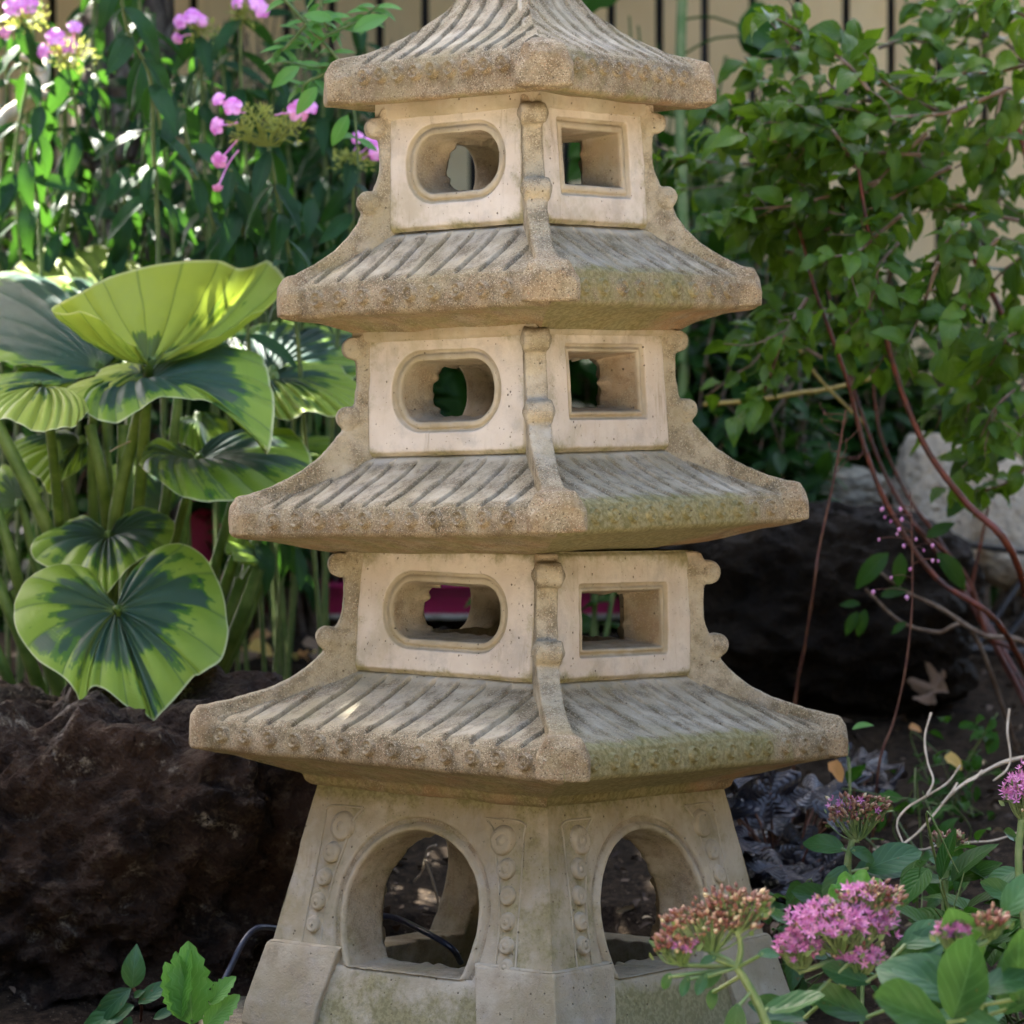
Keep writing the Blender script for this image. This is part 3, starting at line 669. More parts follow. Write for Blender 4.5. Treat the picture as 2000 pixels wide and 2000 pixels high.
def rock_mat(name, c1, c2, c3, lichen=None, sc=1.0):
    m, nt = NT(name); g = G(nt); p = g.coord('Object')
    a = g.noise(p, 9 * sc, 6, .7); b = g.noise(p, 45 * sc, 6, .75); c = g.noise(p, 190 * sc, 4, .7); d = g.vor(p, 110 * sc)
    col = g.mix(g.ramp(a, .38, .6), c1, c2); col = g.mix(g.ramp(b, .5, .7, 0, .8), col, c3)
    if lichen: col = g.mix(g.math('MULTIPLY', g.ramp(g.noise(p, 16 * sc, 5, .7), .56, .70), g.ramp(c, .4, .6)), col, lichen)
    h = g.math('ADD', g.math('MULTIPLY', b, 1.3), g.math('ADD', g.math('MULTIPLY', c, .6), g.math('MULTIPLY', g.ramp(d, 0, .5), .35)))
    g.out(g.bsdf(col, g.math('MULTIPLY_ADD', c, .3, .55), .18, g.bump(h, 1, .022)).outputs[0]); return m
# ---------- boulders
def boulder(name, label, cat, c, r, mat, seed, sub=6, rough=.22, box=.6, ridges=.0, group=None, top=None):
    bm = bmesh.new(); bmesh.ops.create_icosphere(bm, subdivisions=sub, radius=1); me = bpy.data.meshes.new(name); bm.to_mesh(me); bm.free()
    n = len(me.vertices); V = np.empty(n * 3, np.float32); me.vertices.foreach_get('co', V); V = V.reshape(-1, 3).astype(float)
    q = V / (np.abs(V) ** (1 / (1 - box + .15 * box) + 1)).sum(1, keepdims=True) ** (1 / (1 / (1 - box + .15 * box) + 1)) if box > 0 else V
    d = fbm(V, 1.3, 3, seed) * rough + np.abs(fbm(V, 3.2, 4, seed + 5)) * -rough * .55 + fbm(V, 9, 5, seed + 9) * rough * .30 - np.abs(fbm(V, 6, 4, seed + 29)) * rough * .25 + fbm(V, 30, 2, seed + 12) * rough * .05
    W = q * (1 + d)[:, None] * np.array(r)
    if top: W[:, 2] += top(W[:, 0])
    me.vertices.foreach_set('co', W.astype(np.float32).ravel()); me.polygons.foreach_set('use_smooth', np.ones(len(me.polygons), bool)); me.update()
    o = bpy.data.objects.new(name, me); COL.objects.link(o); me.materials.append(mat); o.location = tuple(c); return tag(o, label, cat, group)
M_RED = rock_mat('dark_volcanic_rock', (.014, .008, .005), (.052, .027, .014), (.12, .085, .055), (.34, .29, .21))
M_DARKROCK = rock_mat('dark_brown_rock', (.010, .006, .003), (.022, .014, .007), (.03, .022, .012))
M_PALEROCK = rock_mat('pale_stone', (.52, .43, .31), (.68, .59, .45), (.36, .30, .21), (.16, .15, .08), .6)
boulder('boulder', 'large dark red-brown volcanic boulder at the left of the lantern under the hosta', 'rock', P(125, 1810, 4.09), (.37, .30, .285), M_RED, 5, 7, .23, .6, top=lambda x: -.10 * np.clip(x - .0, 0, 1) ** 1.2)
boulder('boulder', 'dark brown rounded rock in shade behind the right side of the lantern', 'rock', P(1560, 1205, 5.2), (.235, .2, .155), M_DARKROCK, 9, 6, .16, .62)
boulder('boulder', 'pale upright lumpy stone behind the red stems at the right', 'rock', P(1835, 985, 5.6), (.075, .08, .13), M_PALEROCK, 21, 5, .14, .2)
boulder('boulder', 'broad pale grey stone at the right edge of the photo', 'rock', P(1985, 1030, 5.65), (.10, .10, .10), M_PALEROCK, 27, 5, .12, .4)
boulder('boulder', 'flat topped pale ledge stone between the lantern and the upright stone', 'rock', P(1590, 960, 5.85), (.12, .08, .045), M_PALEROCK, 33, 5, .2, .7)
boulder('boulder', 'low grey-green stone in the soil below the pale stones', 'rock', P(1745, 1120, 5.6), (.09, .09, .07), rock_mat('mossy_stone', (.10, .09, .06), (.16, .15, .10), (.07, .08, .04)), 37, 5, .2, .5)
# paving slab under the foot
bm = bmesh.new(); bmesh.ops.create_cube(bm, size=1, matrix=Matrix.Translation((0, 0, 0)) @ Matrix.Diagonal((.62, .5, .035, 1)))
me = bevelled(bm, .006, 3, 'paving_slab', .8, .3, .0, 4, 3.5); me.materials.append(CONC)
o = bpy.data.objects.new('paving_slab', me); COL.objects.link(o); o.location = (AX - .02, .02, -.0185); o.rotation_euler = (0, 0, .12); tag(o, 'thin worn concrete paving slab the lantern stands on', 'paving slab')
# ---------- fence: cream palings with dark gaps, rail behind
def paint_mat():
    m, nt = NT('cream_painted_timber'); g = G(nt); p = g.pos(); mp = nt.nodes.new('ShaderNodeMapping'); nt.links.new(p, mp.inputs[0]); mp.inputs[3].default_value = (1, 1, .06)
    a = g.noise(mp.outputs[0], 120, 4); b = g.noise(p, 5, 4)
    oi = nt.nodes.new('ShaderNodeObjectInfo').outputs['Random']; col = g.mix(g.ramp(b, .35, .65), (.72, .53, .28), (.80, .62, .36)); col = g.mix(g.math('MULTIPLY', oi, .45), col, (.52, .40, .24)); col = g.mix(g.ramp(g.noise(mp.outputs[0], 38, 5, .7), .55, .75, 0, .5), col, (.36, .27, .16)); col = g.mix(g.ramp(a, .6, .75, 0, .5), col, (.42, .32, .2))
    g.out(g.bsdf(col, .7, .3, g.bump(a, .3, .001)).outputs[0]); return m
M_PAINT = paint_mat(); M_GAP = mat_plain('dark_steel', (.012, .012, .014), (.03, .028, .026), .5, 20)
DF = 6.9
fence = thing('paling_fence', 'cream painted paling fence with dark gaps behind the garden', 'fence', (0, DF - D, .3))
def box(mb, c, s, rnd=.5):
    c = np.array(c); s = np.array(s) / 2
    V = c + s * np.array([(x, y, z) for x in (-1, 1) for y in (-1, 1) for z in (-1, 1)])
    mb.add(V, [[0, 1, 3, 2], [4, 6, 7, 5], [0, 4, 5, 1], [2, 3, 7, 6], [0, 2, 6, 4], [1, 5, 7, 3]], None, rnd)
step = 91 * DF / F
for i in range(-19, 17):
    px = 1560 + i * 91 + 45; x = P(px, 0, DF)[0]; wd = step * (.80 if i % 2 else .86)
    if -1.75 < x < 2.0:
        m = MB(); box(m, (x, DF - D + .004 * (i % 3), 1.12), (wd, .02, 1.75)); o = m.build('paling', M_PAINT, fence, smooth=False)
m = MB(); box(m, (0.1, DF - D + .06, .62), (3.9, .04, .07)); m.build('rail', M_GAP, fence, smooth=False)
m = MB(); box(m, (0.1, DF - D + .06, P(0, 195, DF)[2]), (3.9, .04, .05)); m.build('rail', M_GAP, fence, smooth=False)
m = MB(); box(m, (0.1, DF - D + .10, 1.1), (3.9, .02, 1.7)); m.build('backing_board', M_GAP, fence, smooth=False)
for px in (1352, 40, 795):
    x = P(px, 0, DF)[0]; m = MB(); box(m, (x, DF - D + .035, 1.1), (.05, .04, 1.8)); m.build('post', M_GAP, fence, smooth=False)
# ---------- trees: the trunk at the upper left and its crown out of frame, shaped and widened to cast the shade
def clump_leaves(mb, T, c, r, n, L, rs, droop=.3):
    d = unit(rs.normal(size=(n, 3))); rad = r * rs.random((n, 1)) ** .4; p = c + d * rad
    dr = unit(d * .6 + rs.normal(size=(n, 3)) * .6 + arr(0, 0, -droop)); up = unit(rs.normal(size=(n, 3)) * .7 + arr(0, 0, 1))
    put(mb, T, p, dr, up, L * (.7 + .6 * rs.random(n)))
T_BIG = leafT(.55, .8, .8, 5, 3, .2, .3)
def tree(name, label, base, pts, rad, crowns, seed, limbs=True, holes=()):
    t = thing(name, label, 'tree', base); rs = np.random.default_rng(seed)
    m = MB(); tube(m, pts, rad, n=60, k=28, wob=.10)
    V = m.V[0]; m.V[0] = V + .010 * np.stack([fbm(V, 22, 4, 3), fbm(V, 22, 4, 8), fbm(V, 10, 2, 9) * .3], -1)
    for (c, r, n) in crowns:
        s = pts[-1]; e = np.array(c); tube(m, [s, s * .6 + e * .4 + rs.normal(size=3) * .1, e], [rad[-1] * .7, rad[-1] * .4, .012], n=14, k=8, wob=.1)
    m.build('trunk', M_BARK, t)
    f = MB()
    for (c, r, n) in crowns:
        for j in range(max(1, n // 40)):
            cc = np.array(c) + unit(rs.normal(size=3)) * r * rs.random() ** .5
            clump_leaves(f, T_BIG, cc, .22, 40, .13, rs)
    # let the sun through where it reaches the ground in the photograph
    if holes:
        V = f.V; keepV = []
        for idx in range(len(V)):
            C = V[idx].reshape(-1, len(T_BIG[0]), 3).mean(1); keep = np.ones(len(C), bool)
            for (hp, hr) in holes:
                q = C - hp; al = q @ SD; keep &= np.linalg.norm(q - al[:, None] * SD, axis=1) > hr
            ids = np.repeat(keep, len(T_BIG[0])); V[idx] = np.where(ids[:, None], V[idx], V[idx] * 0 + arr(0, 0, -3) * 0 + np.array(c0_hide))
    f.build('crown', M_BROAD, t); return t
SUN_AZ, SUN_EL = R_(-38), R_(48)
SD = np.array([math.sin(SUN_AZ) * math.cos(SUN_EL), math.cos(SUN_AZ) * math.cos(SUN_EL), math.sin(SUN_EL)])
c0_hide = (-1.2, 2.6, 2.9)
HOLES = [(P(50, 200, 5.0), .16), (P(165, 180, 5.6), .13), (P(100, 330, 4.7), .09), (P(500, 958, 3.72), .05), (P(600, 1300, 3.72), .05), (P(655, 480, 3.7), .05), (P(300, 200, 4.8), .07), (P(160, 350, 5.2), .045), (P(230, 250, 5.0), .045), (P(350, 480, 5.0), .06), (P(20, 470, 4.9), .07), (P(560, 380, 5.0), .05), (P(420, 420, 4.8), .07), (P(490, 530, 4.45), .12), (P(170, 490, 4.75), .06), (P(520, 1250, 5.5), .15), (P(640, 1240, 5.4), .09), (P(270, 340, 4.7), .07), (P(700, 500, 5.2), .08), (P(700, 780, 4.75), .07), (P(150, 40, 4.8), .08), (P(600, 210, 4.5), .06)]
tp = [P(250, 1250, 5.6) * arr(1, 1, 0) + arr(0, 0, .25), P(240, 600, 5.6), P(235, 250, 5.6), P(250, 0, 5.6), P(290, -500, 5.7), P(330, -1100, 5.9)]
crowns = []
rs0 = np.random.default_rng(3)
for i in range(64):
    # spread over the fan of sun rays that would reach the lantern and the beds to its right
    tgt = arr(rs0.uniform(-.5, 1.6), rs0.uniform(-.4, 2.6), rs0.uniform(.2, .9)) if i % 2 else arr(rs0.uniform(-.55, .55), rs0.uniform(-.5, .4), rs0.uniform(.1, 1.1)); h = rs0.uniform(1.9, 3.4)
    c = tgt + SD * (h / SD[2])
    crowns.append((c, .42, 240))
for i in range(46):  # extra unseen clumps added to darken the beds behind the lantern
    c_ = arr(rs0.uniform(-2.0, 2.3), rs0.uniform(1.3, 3.5), rs0.uniform(1.95, 2.6))
    if not (c_[0] > .2 and c_[1] > 2.3): crowns.append((c_, .34, 200))
tree('shade_tree', 'grey-brown tree trunk rising behind the phlox at the upper left', tp[0], tp, [.085, .075, .072, .075, .07, .05], crowns, 5,
     holes=HOLES)
# ---------- hosta
def hostaT(lobe=1.0, wid=1.0, cup=.1, droop=.5, fold=.0, wav=.03, nu=67, nv=30):
    u = np.linspace(-1, 1, nu)[:, None]; v = np.linspace(0, 1, nv)[None, :] ** 1.0; au = np.abs(u)
    a = u * R_(155); r = .33 + .52 * lobe * au
    p1x = r * np.sin(a); p1y = r * np.cos(a); p2x = .78 * u; p2y = .66 - .10 * au
    x = (3 * p1x * v * (1 - v) ** 2 + 3 * p2x * v * v * (1 - v)) * wid; y = 3 * p1y * v * (1 - v) ** 2 + 3 * p2y * v * v * (1 - v) + v ** 3
    fade = np.sin(np.pi * np.clip(v, 0, 1)) ** .7
    z = .016 * np.abs(np.sin(u * 11 * np.pi)) * fade
    z = z + cup * x * x * 2.2 + fold * np.abs(x)
    ph = rng.random() * 6
    z = z + wav * au ** 3 * np.sin(v * 9 + ph + 2 * np.sign(u)) * fade * 1.3
    # droop: bend the y-z plane, flat near the petiole
    k_ = droop; yy = np.where(y > 0, np.sin(k_ * y) / max(k_, 1e-3), y) if abs(k_) > 1e-3 else y
    zz = -np.where(y > 0, (1 - np.cos(k_ * y)) / max(k_, 1e-3), 0) if abs(k_) > 1e-3 else 0
    nz = np.where(y > 0, np.cos(k_ * y), 1); ny = np.where(y > 0, np.sin(k_ * y), 0)
    V = np.stack([x, yy + z * ny, zz + z * nz], -1).reshape(-1, 3)
    uv = np.stack([(u + 1) / 2 + 0 * v, v + 0 * u], -1).reshape(-1, 2)
    return V, grid_faces(nu, nv), uv
hosta = thing('hosta_plant', 'large clump of variegated hosta with broad blue-green and yellow-green leaves left of the lantern', 'hosta', P(215, 1500, 4.55))
def hleaf(att, tip, Wd, nrm, rnd=.3, stalk=None, sr=.0065, label=None, **kw):
    a = P(*att); b = P(*tip); L = np.linalg.norm(b - a); T = hostaT(wid=Wd / L / .98, **kw)
    V = T[0]; nv_ = 30; tp_ = V.reshape(67, nv_, 3)[33, -1]; an = math.atan2(tp_[2], tp_[1]); s_ = 1 / math.hypot(tp_[1], tp_[2])
    ca, sa = math.cos(-an), math.sin(-an); V = np.stack([V[:, 0], (V[:, 1] * ca - V[:, 2] * sa) * s_, (V[:, 1] * sa + V[:, 2] * ca) * s_], -1); T = (V, T[1], T[2])
    m = MB(); put(m, T, a[None], (b - a)[None], np.array(nrm, float)[None], [L], [L], rnd=rnd); o = m.build('leaf', M_HOSTA, hosta)
    if label: o['label'] = label
    if stalk is not None:
        m = MB(); c = P(*stalk[-1]); pts = [P(*s) for s in stalk[::-1]] + [a]
        tube(m, pts, [sr * 1.25, sr, sr * .75], n=24, k=10, flat=.8); m.build('leaf_stalk', M_STALK, hosta)
def rim_leaf(att, rim, bulge, core=.6, rnd=.3, stalk=None, sr=.0065, tip=None, label=None, veins=11, bow=.50, nu=133, nv=26, cor=.0030, mat=None, wav=.004):
    """leaf blade from its petiole out to a measured rim; rim rows are (photo x, photo y, own distance)"""
    a = P(*att); R = spline(np.array([P(*r) for r in rim]), nu); Rd = R - a
    td = unit(P(*tip) - a) if tip else unit(Rd[nu // 2]); L = np.linalg.norm(Rd, axis=1, keepdims=True)
    par = (Rd @ td)[:, None] * td; per = Rd - par; sn = np.linalg.norm(per, axis=1, keepdims=True) / (L + 1e-9)
    nrm = unit(np.array(bulge, float)); C = a + .5 * Rd + bow * sn * (per * .35 - td * L * .45) + nrm * np.linalg.norm(bulge) * L
    v = np.linspace(0, 1, nv)[:, None, None]
    V = a * (1 - v) ** 2 + 2 * v * (1 - v) * C[None] + v ** 2 * R[None]
    du = np.gradient(V, axis=1); dv = np.gradient(V, axis=0); n = unit(np.cross(du, dv)); n = n * np.sign((n @ nrm).mean())
    u = np.linspace(0, 1, nu)[None, :, None]; fade = np.clip(v * 3, 0, 1) * (1 - .5 * v ** 3)
    V = V + n * cor * (np.abs(np.sin(u * veins * 2 * np.pi)) - .5) * fade + n * wav * v ** 3 * np.sin(u * 40 + rnd * 50)
    V = V + n * .0025 * vnoise((V.reshape(-1, 3) * 45)).reshape(nv, nu, 1) * v
    uv = np.stack(np.broadcast_arrays(u[..., 0], v[..., 0]), -1).reshape(-1, 2)
    m = MB(); m.add(V.reshape(-1, 3), grid_faces(nv, nu), uv, rnd, core=np.full(nu * nv, core)); o = m.build('leaf', mat or M_HOSTA, hosta)
    if label: o['label'] = label
    if stalk is not None:
        m = MB(); tube(m, [P(*s) for s in stalk[::-1]] + [a, a + td * .012], [sr * 1.25, sr, sr * .75, sr * .4], n=24, k=10, flat=.8); m.build('leaf_stalk', M_STALK, hosta)
rim_leaf((228, 1193, 4.10), [(238, 1180, 4.12), (246, 1140, 4.15), (268, 1095, 4.18), (310, 1070, 4.19), (362, 1070, 4.18), (410, 1105, 4.16), (438, 1165, 4.12), (447, 1230, 4.08), (432, 1290, 4.04), (395, 1318, 4.01), (378, 1322, 4.01), (350, 1352, 3.99), (320, 1388, 3.97), (304, 1408, 3.96), (300, 1408, 3.96), (284, 1394, 3.965), (240, 1372, 3.975), (200, 1345, 3.99), (176, 1352, 3.99), (163, 1384, 3.98), (150, 1352, 3.99), (124, 1322, 4.0), (75, 1292, 4.03), (35, 1235, 4.07), (26, 1175, 4.11), (55, 1122, 4.15), (110, 1104, 4.17), (165, 1116, 4.17), (205, 1155, 4.14), (222, 1182, 4.12)],
  (0, -.13, .06), .62, .42, [(222, 1300, 4.3), (225, 1450, 4.5)], tip=(303, 1404, 3.96), label='big heart shaped leaf with ragged blue centre facing the front')
rim_leaf((212, 1050, 4.32), [(222, 1043, 4.33), (240, 1012, 4.36), (280, 994, 4.38), (322, 1000, 4.36), (340, 1028, 4.32), (330, 1065, 4.27), (290, 1085, 4.22), (245, 1118, 4.17), (207, 1152, 4.13), (180, 1128, 4.17), (120, 1112, 4.2), (64, 1088, 4.24), (75, 1055, 4.3), (112, 1024, 4.35), (155, 1012, 4.37), (192, 1028, 4.35), (206, 1044, 4.33)],
  (0, -.10, .14), .60, .2, [(215, 1200, 4.4), (220, 1450, 4.5)], tip=(207, 1152, 4.13))
rim_leaf((384, 905, 4.36), [(390, 890, 4.40), (430, 858, 4.45), (500, 838, 4.47), (570, 848, 4.43), (608, 885, 4.33), (595, 930, 4.22), (540, 964, 4.15), (460, 985, 4.10), (380, 973, 4.10), (310, 938, 4.15), (272, 905, 4.25), (281, 878, 4.32), (315, 862, 4.37), (352, 872, 4.38), (378, 893, 4.37)],
  (0, -.06, .16), .66, .12, [(330, 1100, 4.45), (250, 1450, 4.55)], tip=(600, 930, 4.2))
rim_leaf((284, 752, 4.24), [(278, 742, 4.28), (300, 716, 4.34), (370, 708, 4.40), (450, 694, 4.42), (508, 698, 4.36), (530, 745, 4.24), (535, 800, 4.12), (526, 880, 4.04), (500, 852, 4.06), (450, 806, 4.10), (390, 776, 4.12), (320, 783, 4.10), (250, 812, 4.08), (195, 822, 4.07), (158, 800, 4.10), (180, 778, 4.16), (240, 762, 4.22)],
  (0, -.05, .17), .66, .35, [(262, 850, 4.35), (222, 1050, 4.4), (215, 1460, 4.55)], sr=.0085, tip=(526, 880, 4.04), label='arching leaf with pointed drooping tip above the middle of the clump')
rim_leaf((292, 712, 4.25), [(284, 700, 4.2), (255, 668, 4.12), (205, 632, 4.06), (150, 612, 4.03), (105, 602, 4.02), (150, 572, 4.08), (215, 542, 4.18), (320, 514, 4.32), (425, 509, 4.42), (475, 524, 4.46), (520, 512, 4.50), (555, 546, 4.46), (520, 602, 4.36), (460, 638, 4.30), (390, 662, 4.27), (330, 690, 4.26), (302, 706, 4.25)],
  (.02, .16, -.12), .30, .85, [(285, 800, 4.3), (270, 1000, 4.4), (230, 1460, 4.55)], sr=.0075, tip=(440, 520, 4.42), bow=.1, label='yellow-green leaf seen from beneath with the sun behind it')
rim_leaf((196, 722, 4.4), [(206, 712, 4.44), (250, 680, 4.55), (278, 630, 4.66), (250, 585, 4.74), (190, 555, 4.8), (110, 545, 4.84), (30, 528, 4.86), (-50, 560, 4.82), (-90, 630, 4.66), (-50, 690, 4.5), (20, 706, 4.4), (90, 722, 4.34), (145, 738, 4.32), (185, 733, 4.36)],
  (0, -.06, .10), .72, .25, [(180, 900, 4.45), (200, 1460, 4.6)], tip=(-60, 560, 4.8))
rim_leaf((225, 640, 4.85), [(240, 620, 4.88), (278, 560, 4.95), (262, 512, 5.0), (215, 488, 5.02), (150, 480, 5.02), (90, 488, 5.0), (50, 508, 4.97), (24, 545, 4.9), (60, 600, 4.84), (140, 640, 4.8), (200, 645, 4.83)], (0, -.10, .08), .34, .9, [(255, 800, 4.7), (225, 1460, 4.6)], tip=(50, 508, 4.97))
rim_leaf((530, 730, 4.62), [(520, 720, 4.63), (450, 705, 4.66), (395, 690, 4.7), (382, 668, 4.75), (420, 648, 4.82), (500, 634, 4.9), (590, 628, 4.95), (665, 640, 4.93), (705, 670, 4.86), (716, 712, 4.76), (690, 740, 4.68), (620, 742, 4.62), (560, 738, 4.61)], (0, -.05, .12), .62, .4, [(520, 900, 4.6), (330, 1450, 4.6)], tip=(705, 665, 4.9))
rim_leaf((532, 742, 4.55), [(545, 728, 4.58), (600, 708, 4.64), (655, 716, 4.62), (700, 745, 4.52), (722, 790, 4.4), (690, 812, 4.34), (620, 808, 4.36), (560, 818, 4.38), (522, 806, 4.42), (520, 770, 4.5)], (0, -.03, .12), .45, .6, [(480, 900, 4.55), (320, 1450, 4.6)], tip=(722, 790, 4.4))
rim_leaf((78, 757, 4.12), [(90, 756, 4.15), (125, 770, 4.14), (160, 795, 4.08), (160, 822, 4.0), (110, 843, 3.96), (60, 836, 3.97), (0, 822, 3.98), (-60, 832, 4.0), (-90, 800, 4.06), (-40, 770, 4.12), (20, 756, 4.15), (62, 752, 4.14)], (0, -.08, .14), .25, .75, [(105, 900, 4.3), (150, 1460, 4.6)], tip=(-80, 820, 4.0), label='pale leaf curling over at the left edge')
rim_leaf((274, 733, 4.24), [(280, 722, 4.26), (262, 712, 4.3), (230, 716, 4.32), (190, 736, 4.3), (150, 757, 4.25), (106, 770, 4.2), (140, 783, 4.14), (200, 774, 4.14), (250, 758, 4.18), (270, 744, 4.22)], (0, -.02, .16), .3, .8, None, tip=(106, 770, 4.2))
rim_leaf((150, 742, 4.33), [(160, 738, 4.36), (120, 728, 4.42), (60, 726, 4.44), (0, 735, 4.4), (-40, 752, 4.34), (20, 764, 4.28), (90, 760, 4.27), (140, 752, 4.3)], (0, -.04, .12), .6, .4, None, tip=(-40, 752, 4.34))
rim_leaf((160, 862, 4.5), [(170, 856, 4.52), (182, 880, 4.5), (160, 915, 4.46), (122, 938, 4.42), (95, 962, 4.4), (72, 930, 4.42), (35, 905, 4.46), (18, 882, 4.5), (50, 862, 4.55), (100, 850, 4.58), (145, 852, 4.55)], (0, -.08, .1), .6, .05, [(130, 1000, 4.5), (180, 1460, 4.6)], tip=(95, 962, 4.4))
rim_leaf((505, 1090, 4.6), [(515, 1080, 4.6), (480, 1055, 4.62), (440, 1040, 4.6), (442, 1070, 4.55), (462, 1094, 4.52), (495, 1100, 4.56)], (0, -.06, .1), .3, .1, [(460, 1180, 4.6), (380, 1460, 4.6)], sr=.008, tip=(440, 1040, 4.6))
rim_leaf((352, 700, 4.5), [(360, 690, 4.55), (380, 665, 4.62), (382, 640, 4.65), (350, 628, 4.62), (310, 650, 4.58), (318, 685, 4.52), (340, 702, 4.5)], (0, -.06, .1), .45, .6, [(340, 850, 4.5), (260, 1460, 4.6)], tip=(382, 650, 4.65))
rim_leaf((330, 1000, 4.7), [(340, 990, 4.72), (350, 940, 4.8), (300, 905, 4.85), (230, 900, 4.85), (190, 940, 4.78), (210, 990, 4.7), (270, 1015, 4.66)], (0, -.08, .1), .5, .05, None, tip=(220, 920, 4.8))
rim_leaf((385, 815, 4.65), [(400, 812, 4.68), (440, 820, 4.7), (455, 860, 4.66), (430, 905, 4.6), (380, 880, 4.6), (330, 850, 4.64), (350, 822, 4.66)], (0, -.08, .1), .5, .1, [(370, 950, 4.6), (300, 1460, 4.6)], tip=(430, 905, 4.6))
rim_leaf((540, 895, 4.8), [(550, 880, 4.85), (600, 855, 4.9), (660, 870, 4.85), (680, 905, 4.75), (620, 925, 4.7), (560, 912, 4.74)], (0, -.06, .12), .4, .15, [(500, 1050, 4.75), (390, 1460, 4.6)], sr=.0075, tip=(680, 905, 4.75))
rim_leaf((40, 985, 4.6), [(50, 970, 4.62), (80, 960, 4.66), (60, 920, 4.7), (0, 915, 4.7), (-50, 960, 4.62), (-40, 1050, 4.52), (10, 1040, 4.55)], (0, -.08, .1), .5, .15, [(70, 1100, 4.6), (150, 1460, 4.6)], tip=(-40, 1050, 4.5))
m = MB()
for (x0, y0, x1, y1, d, r) in [(-10, 820, 165, 1200, 4.35, .0085), (-20, 950, 60, 1250, 4.3, .007), (-30, 1080, 110, 1440, 4.4, .008), (-40, 1200, 60, 1450, 4.35, .007), (30, 1150, 150, 1450, 4.4, .008), (505, 1110, 415, 1330, 4.5, .0085), (520, 1120, 380, 1420, 4.6, .006), (470, 1130, 390, 1330, 4.6, .007), (108, 860, 165, 1130, 4.45, .006), (203, 820, 215, 1060, 4.5, .004), (240, 830, 225, 1030, 4.45, .007), (175, 830, 212, 1040, 4.4, .007)]:
    m = MB(); tube(m, [P(x0, y0, d), P((x0 + x1) / 2 + 6, (y0 + y1) / 2, d), P(x1, y1, d + .05)], r, r * 1.2, k=10, flat=.8); m.build('leaf_stalk', M_STALK, hosta)
# ---------- phlox
T_LANCE = [leafT(.26, .78, .9, 12, 5, .25, dr, wv, tw) for dr, wv, tw in ((.3, .0, 0), (.6, .02, .3), (.8, .03, -.3), (.15, .03, .5))]
T_CAL = leafT(.16, .7, 1, 4, 3, .1, .1)
def petal_flower():
    ps = []
    for i in range(5):
        T = leafT(.74, 1.5, .62, 7, 5, .12, .25, .02); ps.append(rotT(T, 'Z', i * 2 * math.pi / 5))
    return joinT(*ps)
T_FLOWER = petal_flower()
def frame_px(x, y, d): return P(x, y, d)
def pair_leaves(mb, c, n0, n1, pairs, L, rs, Ts, droop=-.9, lmul=None):
    """opposite pairs down a stem; c: stem points"""
    for i in range(pairs):
        t = n0 + (n1 - n0) * i / max(1, pairs - 1); j = min(int(t * (len(c) - 1)), len(c) - 2); p = c[j]; ax = unit(c[j + 1] - c[j])
        phi = i * math.pi / 2 + rs.uniform(-.4, .4)
        a = unit(np.cross(ax, arr(math.cos(phi), math.sin(phi), .01)))
        for sg in (-1, 1):
            dr = unit(sg * a + arr(0, 0, droop * rs.uniform(.35, 1.3)) + rs.normal(size=3) * .15)
            put(mb, Ts[rs.integers(len(Ts))], p[None], dr[None], (arr(0, -.55, 1) + rs.normal(size=3) * .25)[None], [L * rs.uniform(.75, 1.15)])
def phlox(label, head, stem, d, nfl=(), calyx=None, seed=0, L=.088, pairs=7, group='garden phlox stems behind the lantern', droop=-.9):
    rs = np.random.default_rng(seed + 100); s3 = [P(x, y, d + .02 * i) for i, (x, y) in enumerate(stem)]
    s3.append(arr(s3[-1][0] + rs.uniform(-.05, .05), s3[-1][1] + .05, gz(s3[-1][0], s3[-1][1] + .05)))
    t = thing('phlox_plant', label, 'phlox', s3[-1], group); m = MB(); c = tube(m, s3, .0024, .0034, n=60, k=6); m.build('stem', M_PHLOXSTEM, t)
    m = MB(); pair_leaves(m, c, .03, .85, pairs, L, rs, T_LANCE, droop); m.build('foliage', M_PHLOX, t)
    if calyx:
        for (cx, cy, rp, n) in calyx:
            m = MB(); cc = P(cx, cy, d); r = rp * d / F; dd = unit(rs.normal(size=(n, 3)) + arr(0, -.3, .35)); ps = cc + dd * r * rs.uniform(.25, 1, (n, 1)) * arr(1.15, 1, .75)
            put(m, T_CAL, ps, unit(dd + rs.normal(size=(n, 3)) * .4 + arr(0, 0, .25)), rs.normal(size=(n, 3)), .013 * rs.uniform(.6, 1.2, n), .02)
            for q in range(12): tube(m, [s3[0], (s3[0] + cc) / 2 + rs.normal(size=3) * r * .2, cc + dd[q] * r * .8], .0008, n=6, k=4)
            m.build('calyx_cluster', M_CALYX, t)
    for (fx, fy, fr, nx, nz) in nfl:
        m = MB(); p = P(fx, fy, d - .015); nr = unit(arr(nx, -1, nz)); a = unit(np.cross(nr, arr(.3, .2, 1)))
        put(m, T_FLOWER, p[None], a[None], nr[None], [fr * d / F * .84]); cc = P(*(calyx[0][:2] if calyx else (fx, fy + 30)), d); tube(m, [p, p + (cc - p) * .3 - nr * .008, p + (cc - p) * .55], .0011, n=7, k=5)
        m.build('flower', M_PINK, t)
phlox('phlox stem with the widest pink flower cluster beside the top roof eave', 0, [(525, 285), (545, 400), (565, 500), (580, 640)], 4.45, [(425, 192, 22, -.5, .4), (454, 206, 30, 0, .3), (421, 246, 28, -.8, 0), (427, 314, 26, -.3, -.4), (425, 368, 16, .2, -.9), (583, 216, 34, .1, 0), (606, 207, 26, .4, .5)], [(500, 232, 42, 130), (560, 250, 40, 120), (470, 262, 24, 40)], 1)
